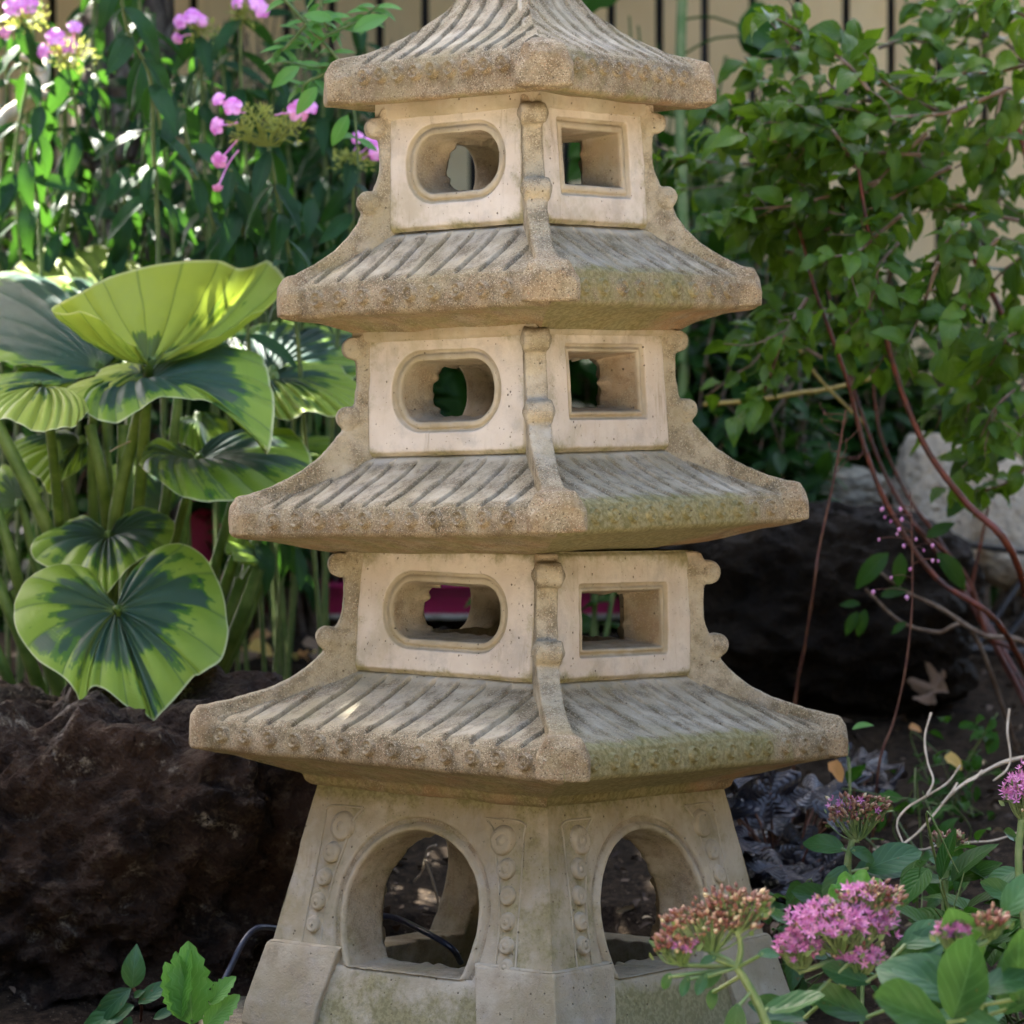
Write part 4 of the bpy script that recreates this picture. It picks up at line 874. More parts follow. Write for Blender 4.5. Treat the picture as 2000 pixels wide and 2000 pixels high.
phlox('phlox stem with one small pink flower pair touching the eave of the top lantern storey', 0, [(685, 300), (690, 400), (680, 520), (660, 650)], 4.7, [(697, 268, 20, -.2, .2), (727, 275, 24, .2, .3), (736, 300, 24, .3, -.2)], [(685, 318, 38, 110)], 2)
phlox('phlox stem with pink flowers above a yellow-green calyx head near the top left corner', 0, [(130, 125), (148, 210), (150, 330), (115, 470), (120, 600)], 4.9, [(107, 70, 30, 0, .4), (135, 88, 26, .2, .1), (82, 100, 24, -.6, 0), (146, 50, 24, .2, .7)], [(140, 108, 44, 130), (105, 95, 20, 30)], 3)
phlox('phlox stem cut by the top left corner of the photo with drooping faded petals', 0, [(40, 30), (60, 120), (30, 300), (40, 500)], 4.9, [(25, 10, 34, -.2, .3), (58, 8, 30, .2, .2), (8, 66, 20, -.3, -.6)], [(50, 38, 46, 130)], 4)
phlox('phlox stem with a pink flower cluster low against the grey tree trunk', 0, [(385, 60), (395, 180), (400, 330), (410, 500)], 4.9, [(375, 30, 26, 0, .3), (350, 42, 24, -.5, 0), (396, 40, 20, .5, .1), (345, 76, 18, -.4, -.5)], [(395, 62, 34, 80)], 5)
phlox('phlox stem with flowers cut by the top edge of the photo above the widest cluster', 0, [(470, 30), (470, 150), (480, 300), (490, 520)], 4.9, [(512, 18, 26, .3, .1), (500, 3, 24, 0, .4), (462, 5, 20, -.4, .1)], [(478, 30, 30, 80)], 6)
G2 = 'leafy phlox stems without flowers in view'
for i, (st, d, L) in enumerate([([(264, -60), (280, 60), (297, 130), (315, 260), (325, 330), (338, 478), (340, 620)], 4.75, .10), ([(230, -60), (250, 60), (293, 150), (300, 300), (310, 500)], 4.5, .095),
                                ([(190, 160), (160, 300), (130, 430), (120, 600)], 4.95, .09), ([(350, 200), (380, 330), (420, 450), (440, 600)], 4.6, .10), ([(450, 330), (470, 420), (480, 560)], 4.55, .10), ([(20, 330), (45, 430), (60, 560)], 4.95, .09), ([(610, 380), (600, 480), (590, 620)], 4.75, .09), ([(250, 320), (240, 420), (230, 560)], 4.9, .10),
                                ([(80, 200), (60, 330), (80, 500)], 4.75, .09), ([(420, 60), (440, 200), (430, 400)], 5.0, .09), ([(640, 100), (630, 250), (640, 450)], 5.1, .09), ([(560, 330), (540, 450), (520, 600)], 5.0, .09), ([(650, 470), (630, 560), (600, 700)], 4.9, .08), ([(700, 30), (720, 160), (700, 350)], 5.2, .08)]):
    phlox(['tall leafy phlox stem with long hanging dark leaves in front of the trunk', 'leafy phlox stem crossing behind the tall one at the top left'][i] if i < 2 else 'dark leafy phlox stem without open flowers in the bed behind the hosta', 0, st, d, (), None, 20 + i, L, 9 if i < 2 else 7, G2)
rs9 = np.random.default_rng(404)
for i in range(26):
    x = 20 + 26 * i + rs9.uniform(-25, 25); y0 = rs9.uniform(-60, 190); d_ = rs9.uniform(4.95, 5.6)
    phlox('dark leafy phlox stem without open flowers in the bed behind the hosta', 0, [(x, y0), (x + rs9.uniform(-20, 20), y0 + 140), (x + rs9.uniform(-35, 35), y0 + 300), (x + rs9.uniform(-40, 40), 600)], d_, (), None, 60 + i, rs9.uniform(.062, .085), 11, G2, rs9.uniform(-.7, .25))
# ---------- generic bushes
def bush(name, label, cat, base, c, r, nstem, nleaf, Ts, L, mat, smat, seed, group=None, sr=.004, droop=.2, up=arr(0, -.3, 1)):
    rs = np.random.default_rng(seed); b = np.array(base, float); t = thing(name, label, cat, b, group); ms = MB(); mf = MB(); c = np.array(c, float); r = np.array(r, float)
    for i in range(nstem):
        e = c + unit(rs.normal(size=3)) * r * rs.uniform(.5, 1, 3); mid = (b + e) / 2 + rs.normal(size=3) * .04 + arr(0, 0, .03)
        cc = tube(ms, [b + rs.normal(size=3) * .02 * arr(1, 1, 0), mid, e], sr, sr * .35, n=18, k=5)
        n = nleaf; tt = rs.uniform(.3, 1, n); j = (tt * 16).astype(int); p = cc[j]; ax = unit(cc[j + 1] - cc[j])
        ph = rs.uniform(0, 6.28, n); side = unit(np.cross(ax, np.stack([np.cos(ph), np.sin(ph), .1 + 0 * ph], -1)))
        tw = rs.uniform(0, .05, (n, 1)); p2 = p + side * tw
        dr = unit(side + ax * .5 + rs.normal(size=(n, 3)) * .3 + arr(0, 0, -droop)); u = up + rs.normal(size=(n, 3)) * .35
        ok = np.ones(n, bool)
        for hp, hr in HOLES[:9]:
            w_ = p2 - hp; al = w_ @ SD; ok &= ~((np.linalg.norm(w_ - al[:, None] * SD, axis=1) < hr * .8) & (al > .04))
        for q, T in enumerate(Ts):
            s = ((np.arange(n) % len(Ts)) == q) & ok
            if s.any(): put(mf, T, p2[s], dr[s], u[s], L * rs.uniform(.65, 1.2, s.sum()))
    ms.build('stems', smat, t); mf.build('foliage', mat, t); return t
T_OVAL = [leafT(.48, .78, 1.0, 9, 5, .3, dr, wv, tw) for dr, wv, tw in ((.35, .05, 0), (.7, .08, .4), (.1, .09, -.4), (.9, .05, .2))]
T_LONG = [leafT(.36, .85, .8, 8, 5, .2, dr, .02, tw) for dr, tw in ((.3, 0), (.6, .2), (.1, -.2))]
T_WIDE = [leafT(.85, .62, .6, 9, 7, .25, .4, .04), leafT(.9, .6, .6, 9, 7, -.15, .6, .05)]
def at(x, y, d): return P(x, y, d)
def gnd(x, d):
    q = P(x, 0, d); return arr(q[0], q[1], gz(q[0], q[1]))
bg = 'dark glossy shrubs in front of the fence'
for i, (x, y, d, rx, ry, ns, nl, Ts, L, mt, lab) in enumerate([
    (1420, 560, 5.7, 150, 170, 26, 22, T_LONG, .075, M_DARK, 'dark glossy shrub filling the gap right of the middle lantern storey'),
    (1480, 790, 5.6, 160, 140, 28, 22, T_LONG, .075, M_DARK, 'dark long-leaved shrub low beside the third roof'),
    (1680, 720, 6.0, 170, 170, 26, 20, T_LONG, .085, M_DARK, 'dark shrub behind the red stems'),
    (1900, 640, 6.1, 150, 170, 22, 16, T_LONG, .085, M_DARK, 'dark shrub by the fence at the right edge'),
    (1640, 520, 6.0, 160, 110, 26, 20, T_OVAL, .07, M_DARK, 'shadowed leafy shrub beneath the arching branches'),
    (1990, 780, 6.3, 110, 100, 12, 12, T_LONG, .08, M_DARK, 'small dark shrub above the broad pale stone'),
    (1350, 400, 6.0, 110, 130, 20, 18, T_WIDE, .085, M_BROAD, 'broad-leaved shrub between lantern and fence at middle height'),
    (700, 480, 6.0, 170, 200, 30, 22, T_LONG, .085, M_DARK, 'dark shrub behind the phlox left of the upper roof'),
    (480, 640, 5.7, 190, 160, 34, 24, T_LONG, .085, M_DARK, 'dark leafy shrub directly behind the hosta'),
    (130, 620, 5.5, 200, 200, 34, 24, T_LONG, .085, M_DARK, 'dark shrub behind the hosta at the left edge'),
    (620, 850, 6.3, 140, 150, 26, 20, T_LONG, .075, M_DARK, 'dark shrub between the hosta and the third roof'),
    (330, 900, 6.25, 200, 130, 30, 18, T_LONG, .08, M_DARK, 'deep green shrub seen through the hosta stalks'),
    (40, 960, 6.0, 150, 200, 26, 20, T_LONG, .08, M_DARK, 'deep green shrub behind the hosta stalks at the left edge'),
    (640, 120, 6.1, 170, 150, 26, 18, T_WIDE, .075, M_BROAD, 'broad-leaved vine patch on the fence left of the cap roof'),
    (330, 330, 5.9, 180, 190, 22, 18, T_LONG, .085, M_DARK, 'dark shrub behind the trunk and flowering phlox'),
    (200, 420, 6.0, 160, 160, 28, 20, T_LONG, .08, M_DARK, 'dark shrub in the fence corner behind the trunk'),
    (30, 380, 6.1, 110, 200, 22, 18, T_LONG, .08, M_DARK, 'dark shrub at the far left against the fence'),
    (520, 60, 6.1, 150, 110, 24, 18, T_OVAL, .06, M_BROAD, 'leafy green shrub top behind the flower cluster at the top edge'),
    (600, 420, 5.8, 150, 110, 24, 20, T_LONG, .08, M_DARK, 'dark shrub behind the calyx heads beside the eaves'),
    (1330, 240, 6.2, 110, 80, 16, 16, T_OVAL, .07, M_DARK, 'dark green shrub top against the fence right of the cap roof'),
    (1560, 330, 6.0, 200, 110, 22, 18, T_OVAL, .06, M_BROAD, 'mid green shrub behind the arching branches'),
    (1000, 500, 6.2, 200, 250, 20, 14, T_WIDE, .09, M_BROAD, 'broad-leaved shrub hidden behind the upper storeys')]):
    g_ = gnd(x, d); bush('garden_shrub', lab, 'shrub', g_, P(x, y, d), (rx * d / F, .18, ry * d / F), ns, nl, Ts, L, mt, M_TWIG, 300 + i, bg)
for i, (x, y, d, lab) in enumerate([(1240, 60, 5.7, 'tall stem with broad soft leaves beside the cap roof'), (1375, 190, 5.8, 'broad leaves in front of the cream fence right of the cap roof'), (1150, 850, 5.0, 'green leaves seen through the square window of the middle storey')]):
    bush('mallow_plant', lab, 'plant', gnd(1330 if i < 2 else x, d), P(x, y, d), (.10, .08, .10 if i < 2 else .06), 7, 5, T_WIDE, .10 if i < 2 else .06, M_BROAD, M_PHLOXSTEM, 340 + i, sr=.005)
m = MB(); t = thing('mallow_stalk', 'thick pale green upright stalk in front of the fence right of the cap roof', 'plant', gnd(1330, 5.6))
c = tube(m, [gnd(1325, 5.6), P(1335, 600, 5.6), P(1328, 200, 5.6), P(1335, -80, 5.6)], .010, .008, n=40, k=10); m.build('stem', M_SEDSTEM, t)
m = MB(); rs = np.random.default_rng(8)
for (x, y, s) in [(1328, 40, 1), (1330, 110, 1), (1332, 230, -1), (1330, 310, -1), (1330, 0, -1), (1332, 420, 1)]:
    a = P(x, y, 5.6); e = a + arr(s * .09, -.02, .03 * rs.uniform(-1, 1)); tube(m, [a, (a + e) / 2 + arr(0, 0, .01), e], .002, n=6, k=5); put(m, T_WIDE[0], e[None], arr(s, -.1, -.25)[None], arr(0, -.8, .7)[None], [.12])
m.build('foliage', M_BROAD, t)
# light green sprig at top centre-left
t = thing('jasmine_sprig', 'light green sprig with narrow paired leaves hanging above the left eave of the cap roof', 'plant', P(700, 330, 4.6)); rs = np.random.default_rng(9); ms = MB(); mf = MB()
for pts in ([(520, -40), (580, 25), (625, 75), (665, 125), (690, 200), (700, 330)], [(625, 75), (700, 40), (740, 10)], [(600, 45), (560, 90), (548, 100)], [(665, 125), (620, 130), (550, 120)], [(625, -50), (628, 20), (640, 60)], [(668, 130), (600, 160), (590, 180)]):
    c = tube(ms, [P(x, y, 4.3) for x, y in pts], .0026, .0014, n=24, k=6)
    for j in range(3, 23, 3):
        for sg in (-1, 1):
            put(mf, T_LONG[rs.integers(3)], c[j][None], unit(arr(sg * .9, rs.uniform(-.4, .4), rs.uniform(-.7, .5)))[None], arr(0, -.6, .9)[None], [rs.uniform(.022, .042)])
for (x, y, dx, dz, L) in [(700, 145, -.6, -.8, .042), (690, 60, .9, .5, .05), (650, 40, -.9, .3, .04), (620, 170, -.7, -.8, .045), (585, 130, -.8, -.5, .045), (680, 225, -.5, -.9, .045)]:
    put(mf, T_LONG[0], P(x, y, 4.28)[None], arr(dx, -.1, dz)[None], arr(.2, -1, .4)[None], [L * 1.1])
ms.build('stem', M_PHLOXSTEM, t); mf.build('foliage', M_LIME, t)
# ---------- the big arching shrub at the right
t = thing('arching_shrub', 'arching shrub with small bright green leaves and red-brown stems right of the lantern', 'shrub', gnd(2060, 4.9)); rs = np.random.default_rng(12)
BASE = gnd(2060, 4.9)
def q6(x, y): return (1250 + x / 2.147, y / 2.147)
limbs = [([(1672, 300), (1690, 420), (1705, 500), (1722, 620), (1760, 760), (1812, 880), (1885, 980), (1990, 1110)], 4.42, .0052, M_REDSTEM),
         ([(1545, 400), (1570, 480), (1590, 560), (1622, 650), (1660, 760), (1690, 880), (1740, 1000), (1830, 1130), (1960, 1230)], 4.5, .0042, M_REDSTEM),
         ([(1610, 540), (1640, 660), (1680, 800), (1730, 930), (1790, 1030), (1880, 1150)], 5.0, .0038, M_REDSTEM),
         ([(1670, 560), (1700, 700), (1720, 850), (1780, 980), (1850, 1080)], 5.05, .003, M_REDSTEM),
         ([(1700, 1100), (1760, 1150), (1840, 1190), (1920, 1240), (2010, 1270)], 4.75, .0045, M_TWIG),
         ([(1780, 1020), (1860, 1090), (1900, 1150), (1930, 1240), (2000, 1290)], 4.9, .005, M_REDSTEM),
         ([(1930, 990), (1910, 1090), (1900, 1160), (1930, 1230)], 4.95, .004, M_REDSTEM),
         ([(1990, 250), (2030, 420), (2080, 700), (2090, 1000)], 4.7, .007, M_REDSTEM),
         ([(1760, 300), (1850, 420), (1960, 620), (2060, 900)], 4.85, .006, M_REDSTEM)]
for pts, d, r, mt in limbs:
    m = MB(); b = [P(x, y, d) for x, y in pts] + [BASE + rs.normal(size=3) * .01 * arr(1, 1, 0)]; tube(m, b, r * .42, r * .95, n=50, k=8, wob=.08); m.build('branch', mt, t)
br = [[(1580, 370), (1360, 375), (1180, 350), (1040, 372)], [(1520, 380), (1480, 540), (1430, 640), (1320, 705)], [(1540, 370), (1300, 470), (1040, 495), (870, 540), (700, 560)], [(960, 380), (860, 260), (700, 150), (520, 50)], [(1020, 495), (900, 440), (760, 320), (640, 200), (520, 60)],
      [(900, 520), (740, 460), (610, 380), (490, 310), (440, 240)], [(1040, 495), (650, 465), (450, 450), (250, 440)], [(870, 730), (700, 715), (560, 750), (380, 775), (170, 795)], [(760, 740), (600, 720), (480, 690), (300, 680), (140, 650)],
      [(960, 800), (860, 940), (750, 1020), (635, 1060), (600, 1250), (500, 1490), (400, 1570), (280, 1660)], [(900, 900), (770, 965), (640, 940), (520, 895), (330, 960)], [(1590, 925), (1420, 890), (1270, 830), (1130, 720), (1040, 590)],
      [(1700, 90), (1480, 60), (1320, 45), (1180, 60)], [(1700, 250), (1500, 300), (1350, 310), (1200, 330)], [(1700, 430), (1560, 560), (1500, 700), (1380, 780)], [(1750, 140), (1600, 60), (1500, 10), (1380, -40)], [(1700, 700), (1540, 800), (1440, 960), (1340, 1030)],
      [(1300, 700), (1150, 780), (1000, 860), (860, 900), (700, 860)], [(1180, 650), (1000, 640), (850, 640), (700, 620), (560, 640)], [(1280, 480), (1150, 420), (1000, 330), (900, 230), (850, 130)], [(1650, 330), (1560, 200), (1450, 150), (1300, 130)],
      [(1200, 560), (1050, 700), (950, 800), (800, 820), (640, 800)], [(635, 1060), (560, 1040), (460, 1010)], [(1100, 900), (1000, 980), (900, 1060), (760, 1080)], [(1640, 1380), (1540, 1420), (1450, 1560), (1360, 1660)], [(1000, 200), (1100, 170), (1200, 180), (1290, 220)], [(1320, 480), (1240, 560), (1120, 610), (980, 640)], [(1700, 560), (1620, 480), (1560, 420), (1480, 400)], [(900, 700), (820, 560), (740, 480), (620, 420)],
      [(900, 620), (760, 640), (600, 600), (420, 560), (260, 560)], [(1000, 760), (860, 800), (640, 860), (420, 880), (260, 900)], [(950, 700), (760, 880), (560, 960), (380, 1010)], [(900, 950), (760, 1130), (700, 1250), (560, 1330)], [(1100, 1000), (1000, 1120), (960, 1280), (860, 1400)], [(1000, 430), (800, 400), (600, 460), (400, 500)], [(1400, 900), (1300, 1000), (1200, 1150), (1100, 1230)], [(1500, 1000), (1420, 1100), (1380, 1250), (1300, 1350)], [(800, 560), (640, 600), (500, 560), (330, 600)],
      [(960, 1000), (900, 1180), (880, 1350), (800, 1480)], [(1060, 1100), (1020, 1300), (1040, 1450), (980, 1560)], [(760, 1080), (640, 1180), (560, 1340), (420, 1430)], [(1250, 1100), (1180, 1300), (1120, 1450)], [(1640, 1250), (1560, 1400), (1500, 1550)], [(700, 1250), (600, 1420), (520, 1640), (420, 1740)], [(1480, 1350), (1380, 1500), (1300, 1650), (1240, 1800)], [(1620, 1600), (1500, 1700), (1420, 1850)],
      [(1400, 500), (1300, 600), (1220, 720), (1150, 860), (1000, 930)], [(1700, 1700), (1560, 1780), (1440, 1880), (1350, 1960)], [(1700, 1850), (1580, 2000), (1450, 2060)], [(1700, 960), (1620, 1060), (1500, 1160), (1420, 1300)], [(760, 1500), (640, 1420), (560, 1300)]]
mf = MB()
for i, b in enumerate(br):
    d = 4.35 + .5 * rs.random(); pts = [P(*q6(*xy), d + .05 * rs.uniform(-1, 1)) for xy in b]
    m = MB(); c = tube(m, pts, .0030, .0011, n=50, k=6, wob=.1)
    L0 = np.linalg.norm(np.diff(c, axis=0), axis=1).sum(); n = int(L0 / .0105)
    if i in (9,): n = int(n * .45)
    jj = np.linspace(4, 48, n).astype(int)
    twigs = [c]
    for q in range(int(L0 / .05)):
        j = rs.integers(6, 46); ax = unit(c[j + 1] - c[j]); e = c[j] + unit(ax * .8 + rs.normal(size=3) * .7 + arr(0, 0, .1)) * rs.uniform(.03, .085); tw = tube(m, [c[j], (c[j] + e) / 2 + rs.normal(size=3) * .006, e], .0011, .0007, n=10, k=4)
        for jq in range(2, 9, 2):
            sd_ = unit(rs.normal(size=3) + arr(0, -.3, 0)); put(mf, T_OVAL[rs.integers(4)], tw[jq][None], unit(unit(tw[-1] - tw[0]) * .7 + sd_ * .8 + arr(0, 0, -.25))[None], (arr(0, -.5, .9) + rs.normal(size=3) * .45)[None], [rs.uniform(.028, .050)])
    for z_, j in enumerate(jj):
        ax = unit(c[j + 1] - c[j]); sd_ = unit(np.cross(ax, arr(.2, .3, 1))) * (1 if z_ % 2 else -1)
        dr = unit(ax * .6 + sd_ * .7 + rs.normal(size=3) * .35 + arr(0, -.1, -.15)); L = rs.uniform(.032, .064)
        put(mf, T_OVAL[rs.integers(4)], (c[j] + dr * .004)[None], dr[None], (arr(0, -.5, .9) + rs.normal(size=3) * .45)[None], [L])
    m.build('branch', M_TWIG, t)
for (x, y, dx, dz, L) in [(1790, 290, -.5, -.75, .06), (1840, 680, .3, -.5, .07), (1870, 690, .6, .3, .055)]:
    put(mf, T_WIDE[0], P(x, y, 4.6)[None], arr(dx, -.1, dz)[None], arr(-.2, -1, .3)[None], [L])
mf.build('foliage', M_SHRUB, t)
# sprouting leaves low on the shrub
t = thing('leafy_sucker', 'drooping green sucker leaves in front of the dark rock at the right', 'plant', gnd(1800, 4.9)); ms = MB(); mf = MB()
c = tube(ms, [P(1690, 1150, 4.75), P(1760, 1215, 4.75), P(1830, 1235, 4.78), P(1900, 1235, 4.8), gnd(1990, 4.9)], .0022, .0035, n=30, k=6)
for (x, y, dx, dz, L) in [(1680, 1180, -1, .1, .032), (1690, 1190, -.3, -1, .045), (1675, 1195, -.6, -1, .042), (1770, 1215, -.8, -.5, .03), (1720, 1165, .9, .35, .045), (1735, 1080, -.8, -.7, .075), (1760, 1080, -.1, -1, .055), (1830, 1080, .8, -.8, .075), (1810, 1050, .7, .5, .05), (1850, 1010, .5, .7, .06)]:
    put(mf, T_LONG[0], P(x, y, 4.72)[None], arr(dx, -.15, dz)[None], arr(0, -1, .6)[None], [L])
ms.build('stem', M_TWIG, t); mf.build('foliage', M_DARK, t)
# ---------- thin flower stalks
t = thing('flower_stalk', 'bare brown upright stalk leaning in front of the dark rock', 'plant', gnd(1550, 4.6)); m = MB()
tube(m, [P(1652, 800, 4.4), P(1630, 930, 4.4), P(1600, 1070, 4.4), P(1590, 1140, 4.4), P(1572, 1260, 4.45), P(1553, 1372, 4.5), gnd(1548, 4.55)], .0011, .0022, n=50, k=6, wob=.3); m.build('stem', M_WIRE, t)
for k_ in range(9):
    m0 = P(1650 - k_ * 2, 810 + k_ * 14, 4.4); e = m0 + arr(rs.uniform(-.03, .03), 0, rs.uniform(-.005, .03)); m = MB(); tube(m, [m0, (m0 + e) / 2 + rs.normal(size=3) * .003, e], .0005, n=6, k=4); put(m, budT(), np.array([e]), arr(0, 0, 1)[None], arr(0, 1, 0)[None], [.006]); m.build('dry_floret', M_WIRE, t)
t = thing('heuchera_flower_stalk', 'thin dark stalk with tiny pink bell florets in front of the right rock', 'plant', gnd(1715, 4.4)); m = MB()
c = tube(m, [P(1778, 960, 4.35), P(1782, 1090, 4.35), P(1780, 1200, 4.35), P(1768, 1310, 4.35), P(1745, 1410, 4.35), P(1718, 1490, 4.35), gnd(1700, 4.4)], .0008, .0016, n=50, k=6, wob=.3); m.build('stem', M_WIRE, t)
for (x, y) in [(1725, 990), (1758, 990), (1728, 1007), (1740, 1015), (1758, 1030), (1751, 1040), (1717, 1051), (1764, 1062), (1822, 1061), (1805, 1072), (1822, 1091), (1833, 1093), (1779, 1108), (1742, 1125), (1707, 1152), (1770, 1162), (1762, 1010), (1790, 1050)]:
    e = P(x, y, 4.33); j = np.argmin(np.abs(c[:, 2] - e[2] + .004)); m = MB(); tube(m, [c[j], (c[j] + e) / 2 + arr(0, 0, .003), e], .0004, n=6, k=4); m.build('pedicel', M_WIRE, t); m = MB(); put(m, budT(6, 4, .75), e[None], arr(rs.uniform(-.5, .5), -.2, -1)[None], arr(0, 1, 0)[None], [rs.uniform(.004, .007)]); m.build('floret', M_SEDPINK, t)
# ---------- heuchera
def heuchera(label, x, y, d, rx, ry, n, seed):
    t = thing('heuchera_plant', label, 'heuchera', gnd(x, d)); rs = np.random.default_rng(seed); b = gnd(x, d); T = [discT(5, .35, 50, 5, .25, .03, True, .10), discT(5, .4, 50, 5, -.2, .03, True, .08)]
    for i in range(n):
        p = P(x + rs.uniform(-rx, rx), y + rs.uniform(-ry, ry), d + rs.uniform(-.1, .12)); L = rs.uniform(.06, .095); m = MB(); dr = unit(arr(rs.normal(), rs.normal() * .6 - .3, -.35)); put(m, T[i % 2], p[None], dr[None], (arr(0, -.6, .8) + rs.normal(size=3) * .35)[None], [L], rnd=rs.random()); m.build('leaf', M_HEU, t)
        m = MB(); tube(m, [b + rs.normal(size=3) * .015 * arr(1, 1, 0), (b + p) / 2 + rs.normal(size=3) * .01, p], .0016, n=8, k=5); m.build('leaf_stalk', M_WIRE, t)
heuchera('dark purple-black heuchera with crinkled silvery leaves right behind the lantern base', 1530, 1620, 4.25, 130, 120, 34, 50)
heuchera('dull dark heuchera leaves spilling toward the pale dry stem', 1680, 1560, 4.5, 60, 80, 7, 51)
# ---------- sedum
T_STAR = joinT(*[rotT(leafT(.20, .7, 1, 4, 3, .1, -.5), 'Z', i * 2 * math.pi / 5) for i in range(5)])
T_BUD = budT(5, 3, .55); T_SED = [leafT(.50, 1.0, .62, 12, 7, .12, .35, .02), leafT(.44, 1.0, .66, 12, 7, .28, -.25, .03, .3)]
def sedum(label, heads, stem, leaves, seed, d, cat='sedum'):
    rs = np.random.default_rng(seed); b = gnd(stem[-1][0], d + .05); t = thing('sedum_plant', label, cat, b, 'sedum plants at the lower right')
    s3 = [P(x, y, d) for x, y in stem] + [b]; m = MB(); c = tube(m, s3, .0034, .0045, n=40, k=8); m.build('stem', M_SEDSTEM, t); top = s3[0]
    for (hx, hy, rx, ry, n, pink) in heads:
        cc = P(hx, hy, d); rad = arr(rx, (rx + ry) / 2.6, ry) * d / F
        m = MB(); mp = MB(); mg = MB(); ms = MB()
        th = rs.uniform(0, 6.28, n); rr = np.sqrt(rs.random(n)); p = cc + np.stack([np.cos(th) * rr, np.sin(th) * rr, .75 * np.sqrt(1 - rr * rr * .8) - .4 + rs.normal(size=n) * .26], -1) * rad * rs.uniform(.8, 1.12, (n, 1))
        nrm = unit(np.stack([np.cos(th) * rr, np.sin(th) * rr - .5, .8 + 0 * rr], -1) + rs.normal(size=(n, 3)) * .3)
        isP = vnoise(p * 45 + seed) * .5 + .5 + rs.normal(size=n) * .12 < pink
        k = isP.sum()
        if k:
            a = unit(np.cross(nrm[isP], rs.normal(size=(k, 3)))); put(mp, T_STAR, p[isP], a, nrm[isP], rs.uniform(.006, .0105, k)); put(mp, T_STAR, p[isP] + nrm[isP] * .001, unit(a + nrm[isP] * .9), nrm[isP], rs.uniform(.004, .007, k)); mp.build('floret_cluster', M_SEDPINK, t)
        q = ~isP; pale = q & (rs.random(n) < .22); dark = q & ~pale
        for s_, mm, mat, nm in ((dark, m, M_SEDBUD, 'bud_cluster'), (pale, mg, M_BUDG, 'pale_bud_cluster')):
            if s_.sum(): put(mm, T_BUD, p[s_], nrm[s_], rs.normal(size=(s_.sum(), 3)), rs.uniform(.004, .008, s_.sum())); mm.build(nm, mat, t)
        low = cc - arr(0, 0, rad[2] * 1.3)
        for j in range(0, n, max(1, n // 60)): tube(ms, [low + (top - low) * .15, low + (p[j] - low) * .5 + arr(0, 0, -.004), p[j]], .0009, .0006, n=6, k=4)
        kk = rs.integers(0, n, 46); put(ms, T_CAL, p[kk] - arr(0, 0, .006) + rs.normal(size=(46, 3)) * .002, nrm[kk], rs.normal(size=(46, 3)), .012, .03)
        tube(ms, [top, (top + low) / 2 + arr(.003, 0, 0), low], .003, .0022, n=8, k=6); ms.build('flower_stalks', M_SEDSTEM, t)
    mf = None
    for (x, y, dx, dz, L, ny) in leaves:
        m = MB(); p = P(x, y, d + rs.uniform(-.03, .03)); j = np.argmin(np.linalg.norm(c - p, axis=1)); put(m, T_SED[rs.integers(2)], p[None], arr(dx, rs.uniform(-.5, .1), dz)[None], arr(rs.uniform(-.3, .3), ny, .7)[None], [L * 1.0]); m.build('leaf', M_SEDUM, t)
        if np.linalg.norm(c[j] - p) > .004: m = MB(); tube(m, [c[j], p + unit(arr(dx, 0, dz)) * .004], .0018, n=5, k=5); m.build('leaf_base', M_SEDSTEM, t)
px = F / 3.0
sedum('sedum with a drooping head of brownish buds overlapping the right of the lantern base', [(1385, 1800, 95, 45, 330, .10), (1440, 1765, 60, 38, 170, .10), (1325, 1845, 50, 30, 130, .05)], [(1440, 1890), (1470, 1940), (1500, 2010), (1530, 2120)],
      [(1415, 1890, -.8, -.5, .03, -1), (1380, 1900, -.4, -.9, .022, -1), (1345, 1905, -.3, -1, .02, -1), (1440, 1960, -.1, -1, .036, -1), (1480, 1865, .7, .15, .022, -.6), (1400, 1870, -.9, -.1, .016, -1), (1310, 1900, -.5, -.9, .018, -1), (1490, 1970, 1, .0, .06, -.6), (1480, 2000, .9, -.5, .06, -.8), (1395, 1930, -.3, -1, .02, -1)], 60, 2.95)
sedum('sedum with the brightest magenta flower head at the lower right', [(1640, 1800, 105, 55, 420, .72), (1560, 1850, 45, 38, 150, .8), (1700, 1755, 60, 40, 170, .35), (1680, 1870, 50, 28, 120, .55)], [(1690, 1850), (1730, 1890), (1775, 1960), (1800, 2060)],
      [(1740, 1930, .6, .95, .075, -.9), (1700, 1920, -.9, .2, .05, -.8), (1760, 1850, .8, .5, .055, -.6), (1780, 1990, .9, .3, .09, -.7), (1700, 1990, -.9, .3, .07, -.7), (1640, 1930, -.3, -1, .022, -1), (1600, 1930, -.5, -1, .02, -1), (1580, 1990, -.8, .1, .06, -.6), (1560, 1810, -.9, .25, .035, -.3)], 61, 3.0)
sedum('sedum with a small brown-pink bud head between the heuchera and the pale dry stem', [(1675, 1590, 58, 42, 240, .22), (1710, 1575, 25, 24, 60, .4)], [(1665, 1640), (1655, 1690), (1665, 1760), (1680, 1850)],
      [(1650, 1660, -.9, .35, .05, -.8), (1660, 1660, .9, -.2, .035, -.8), (1670, 1700, .9, .2, .065, -.9), (1650, 1690, -.5, -.9, .055, -1), (1690, 1700, .9, .5, .07, -1), (1640, 1760, -.9, .1, .06, -.8), (1640, 1770, -1, -.3, .05, -.8), (1650, 1760, .8, -.5, .07, -.6), (1690, 1740, -.2, .9, .03, -1)], 62, 3.7)
sedum('sedum with a pink head cut by the right edge of the photo', [(1995, 1545, 32, 45, 130, .7)], [(1995, 1600), (1990, 1700), (2010, 1900)], [(1990, 1640, -.8, .3, .03, -.8), (1990, 1700, -.8, -.2, .04, -.8), (1995, 1760, -.9, .3, .05, -.8)], 63, 3.4)
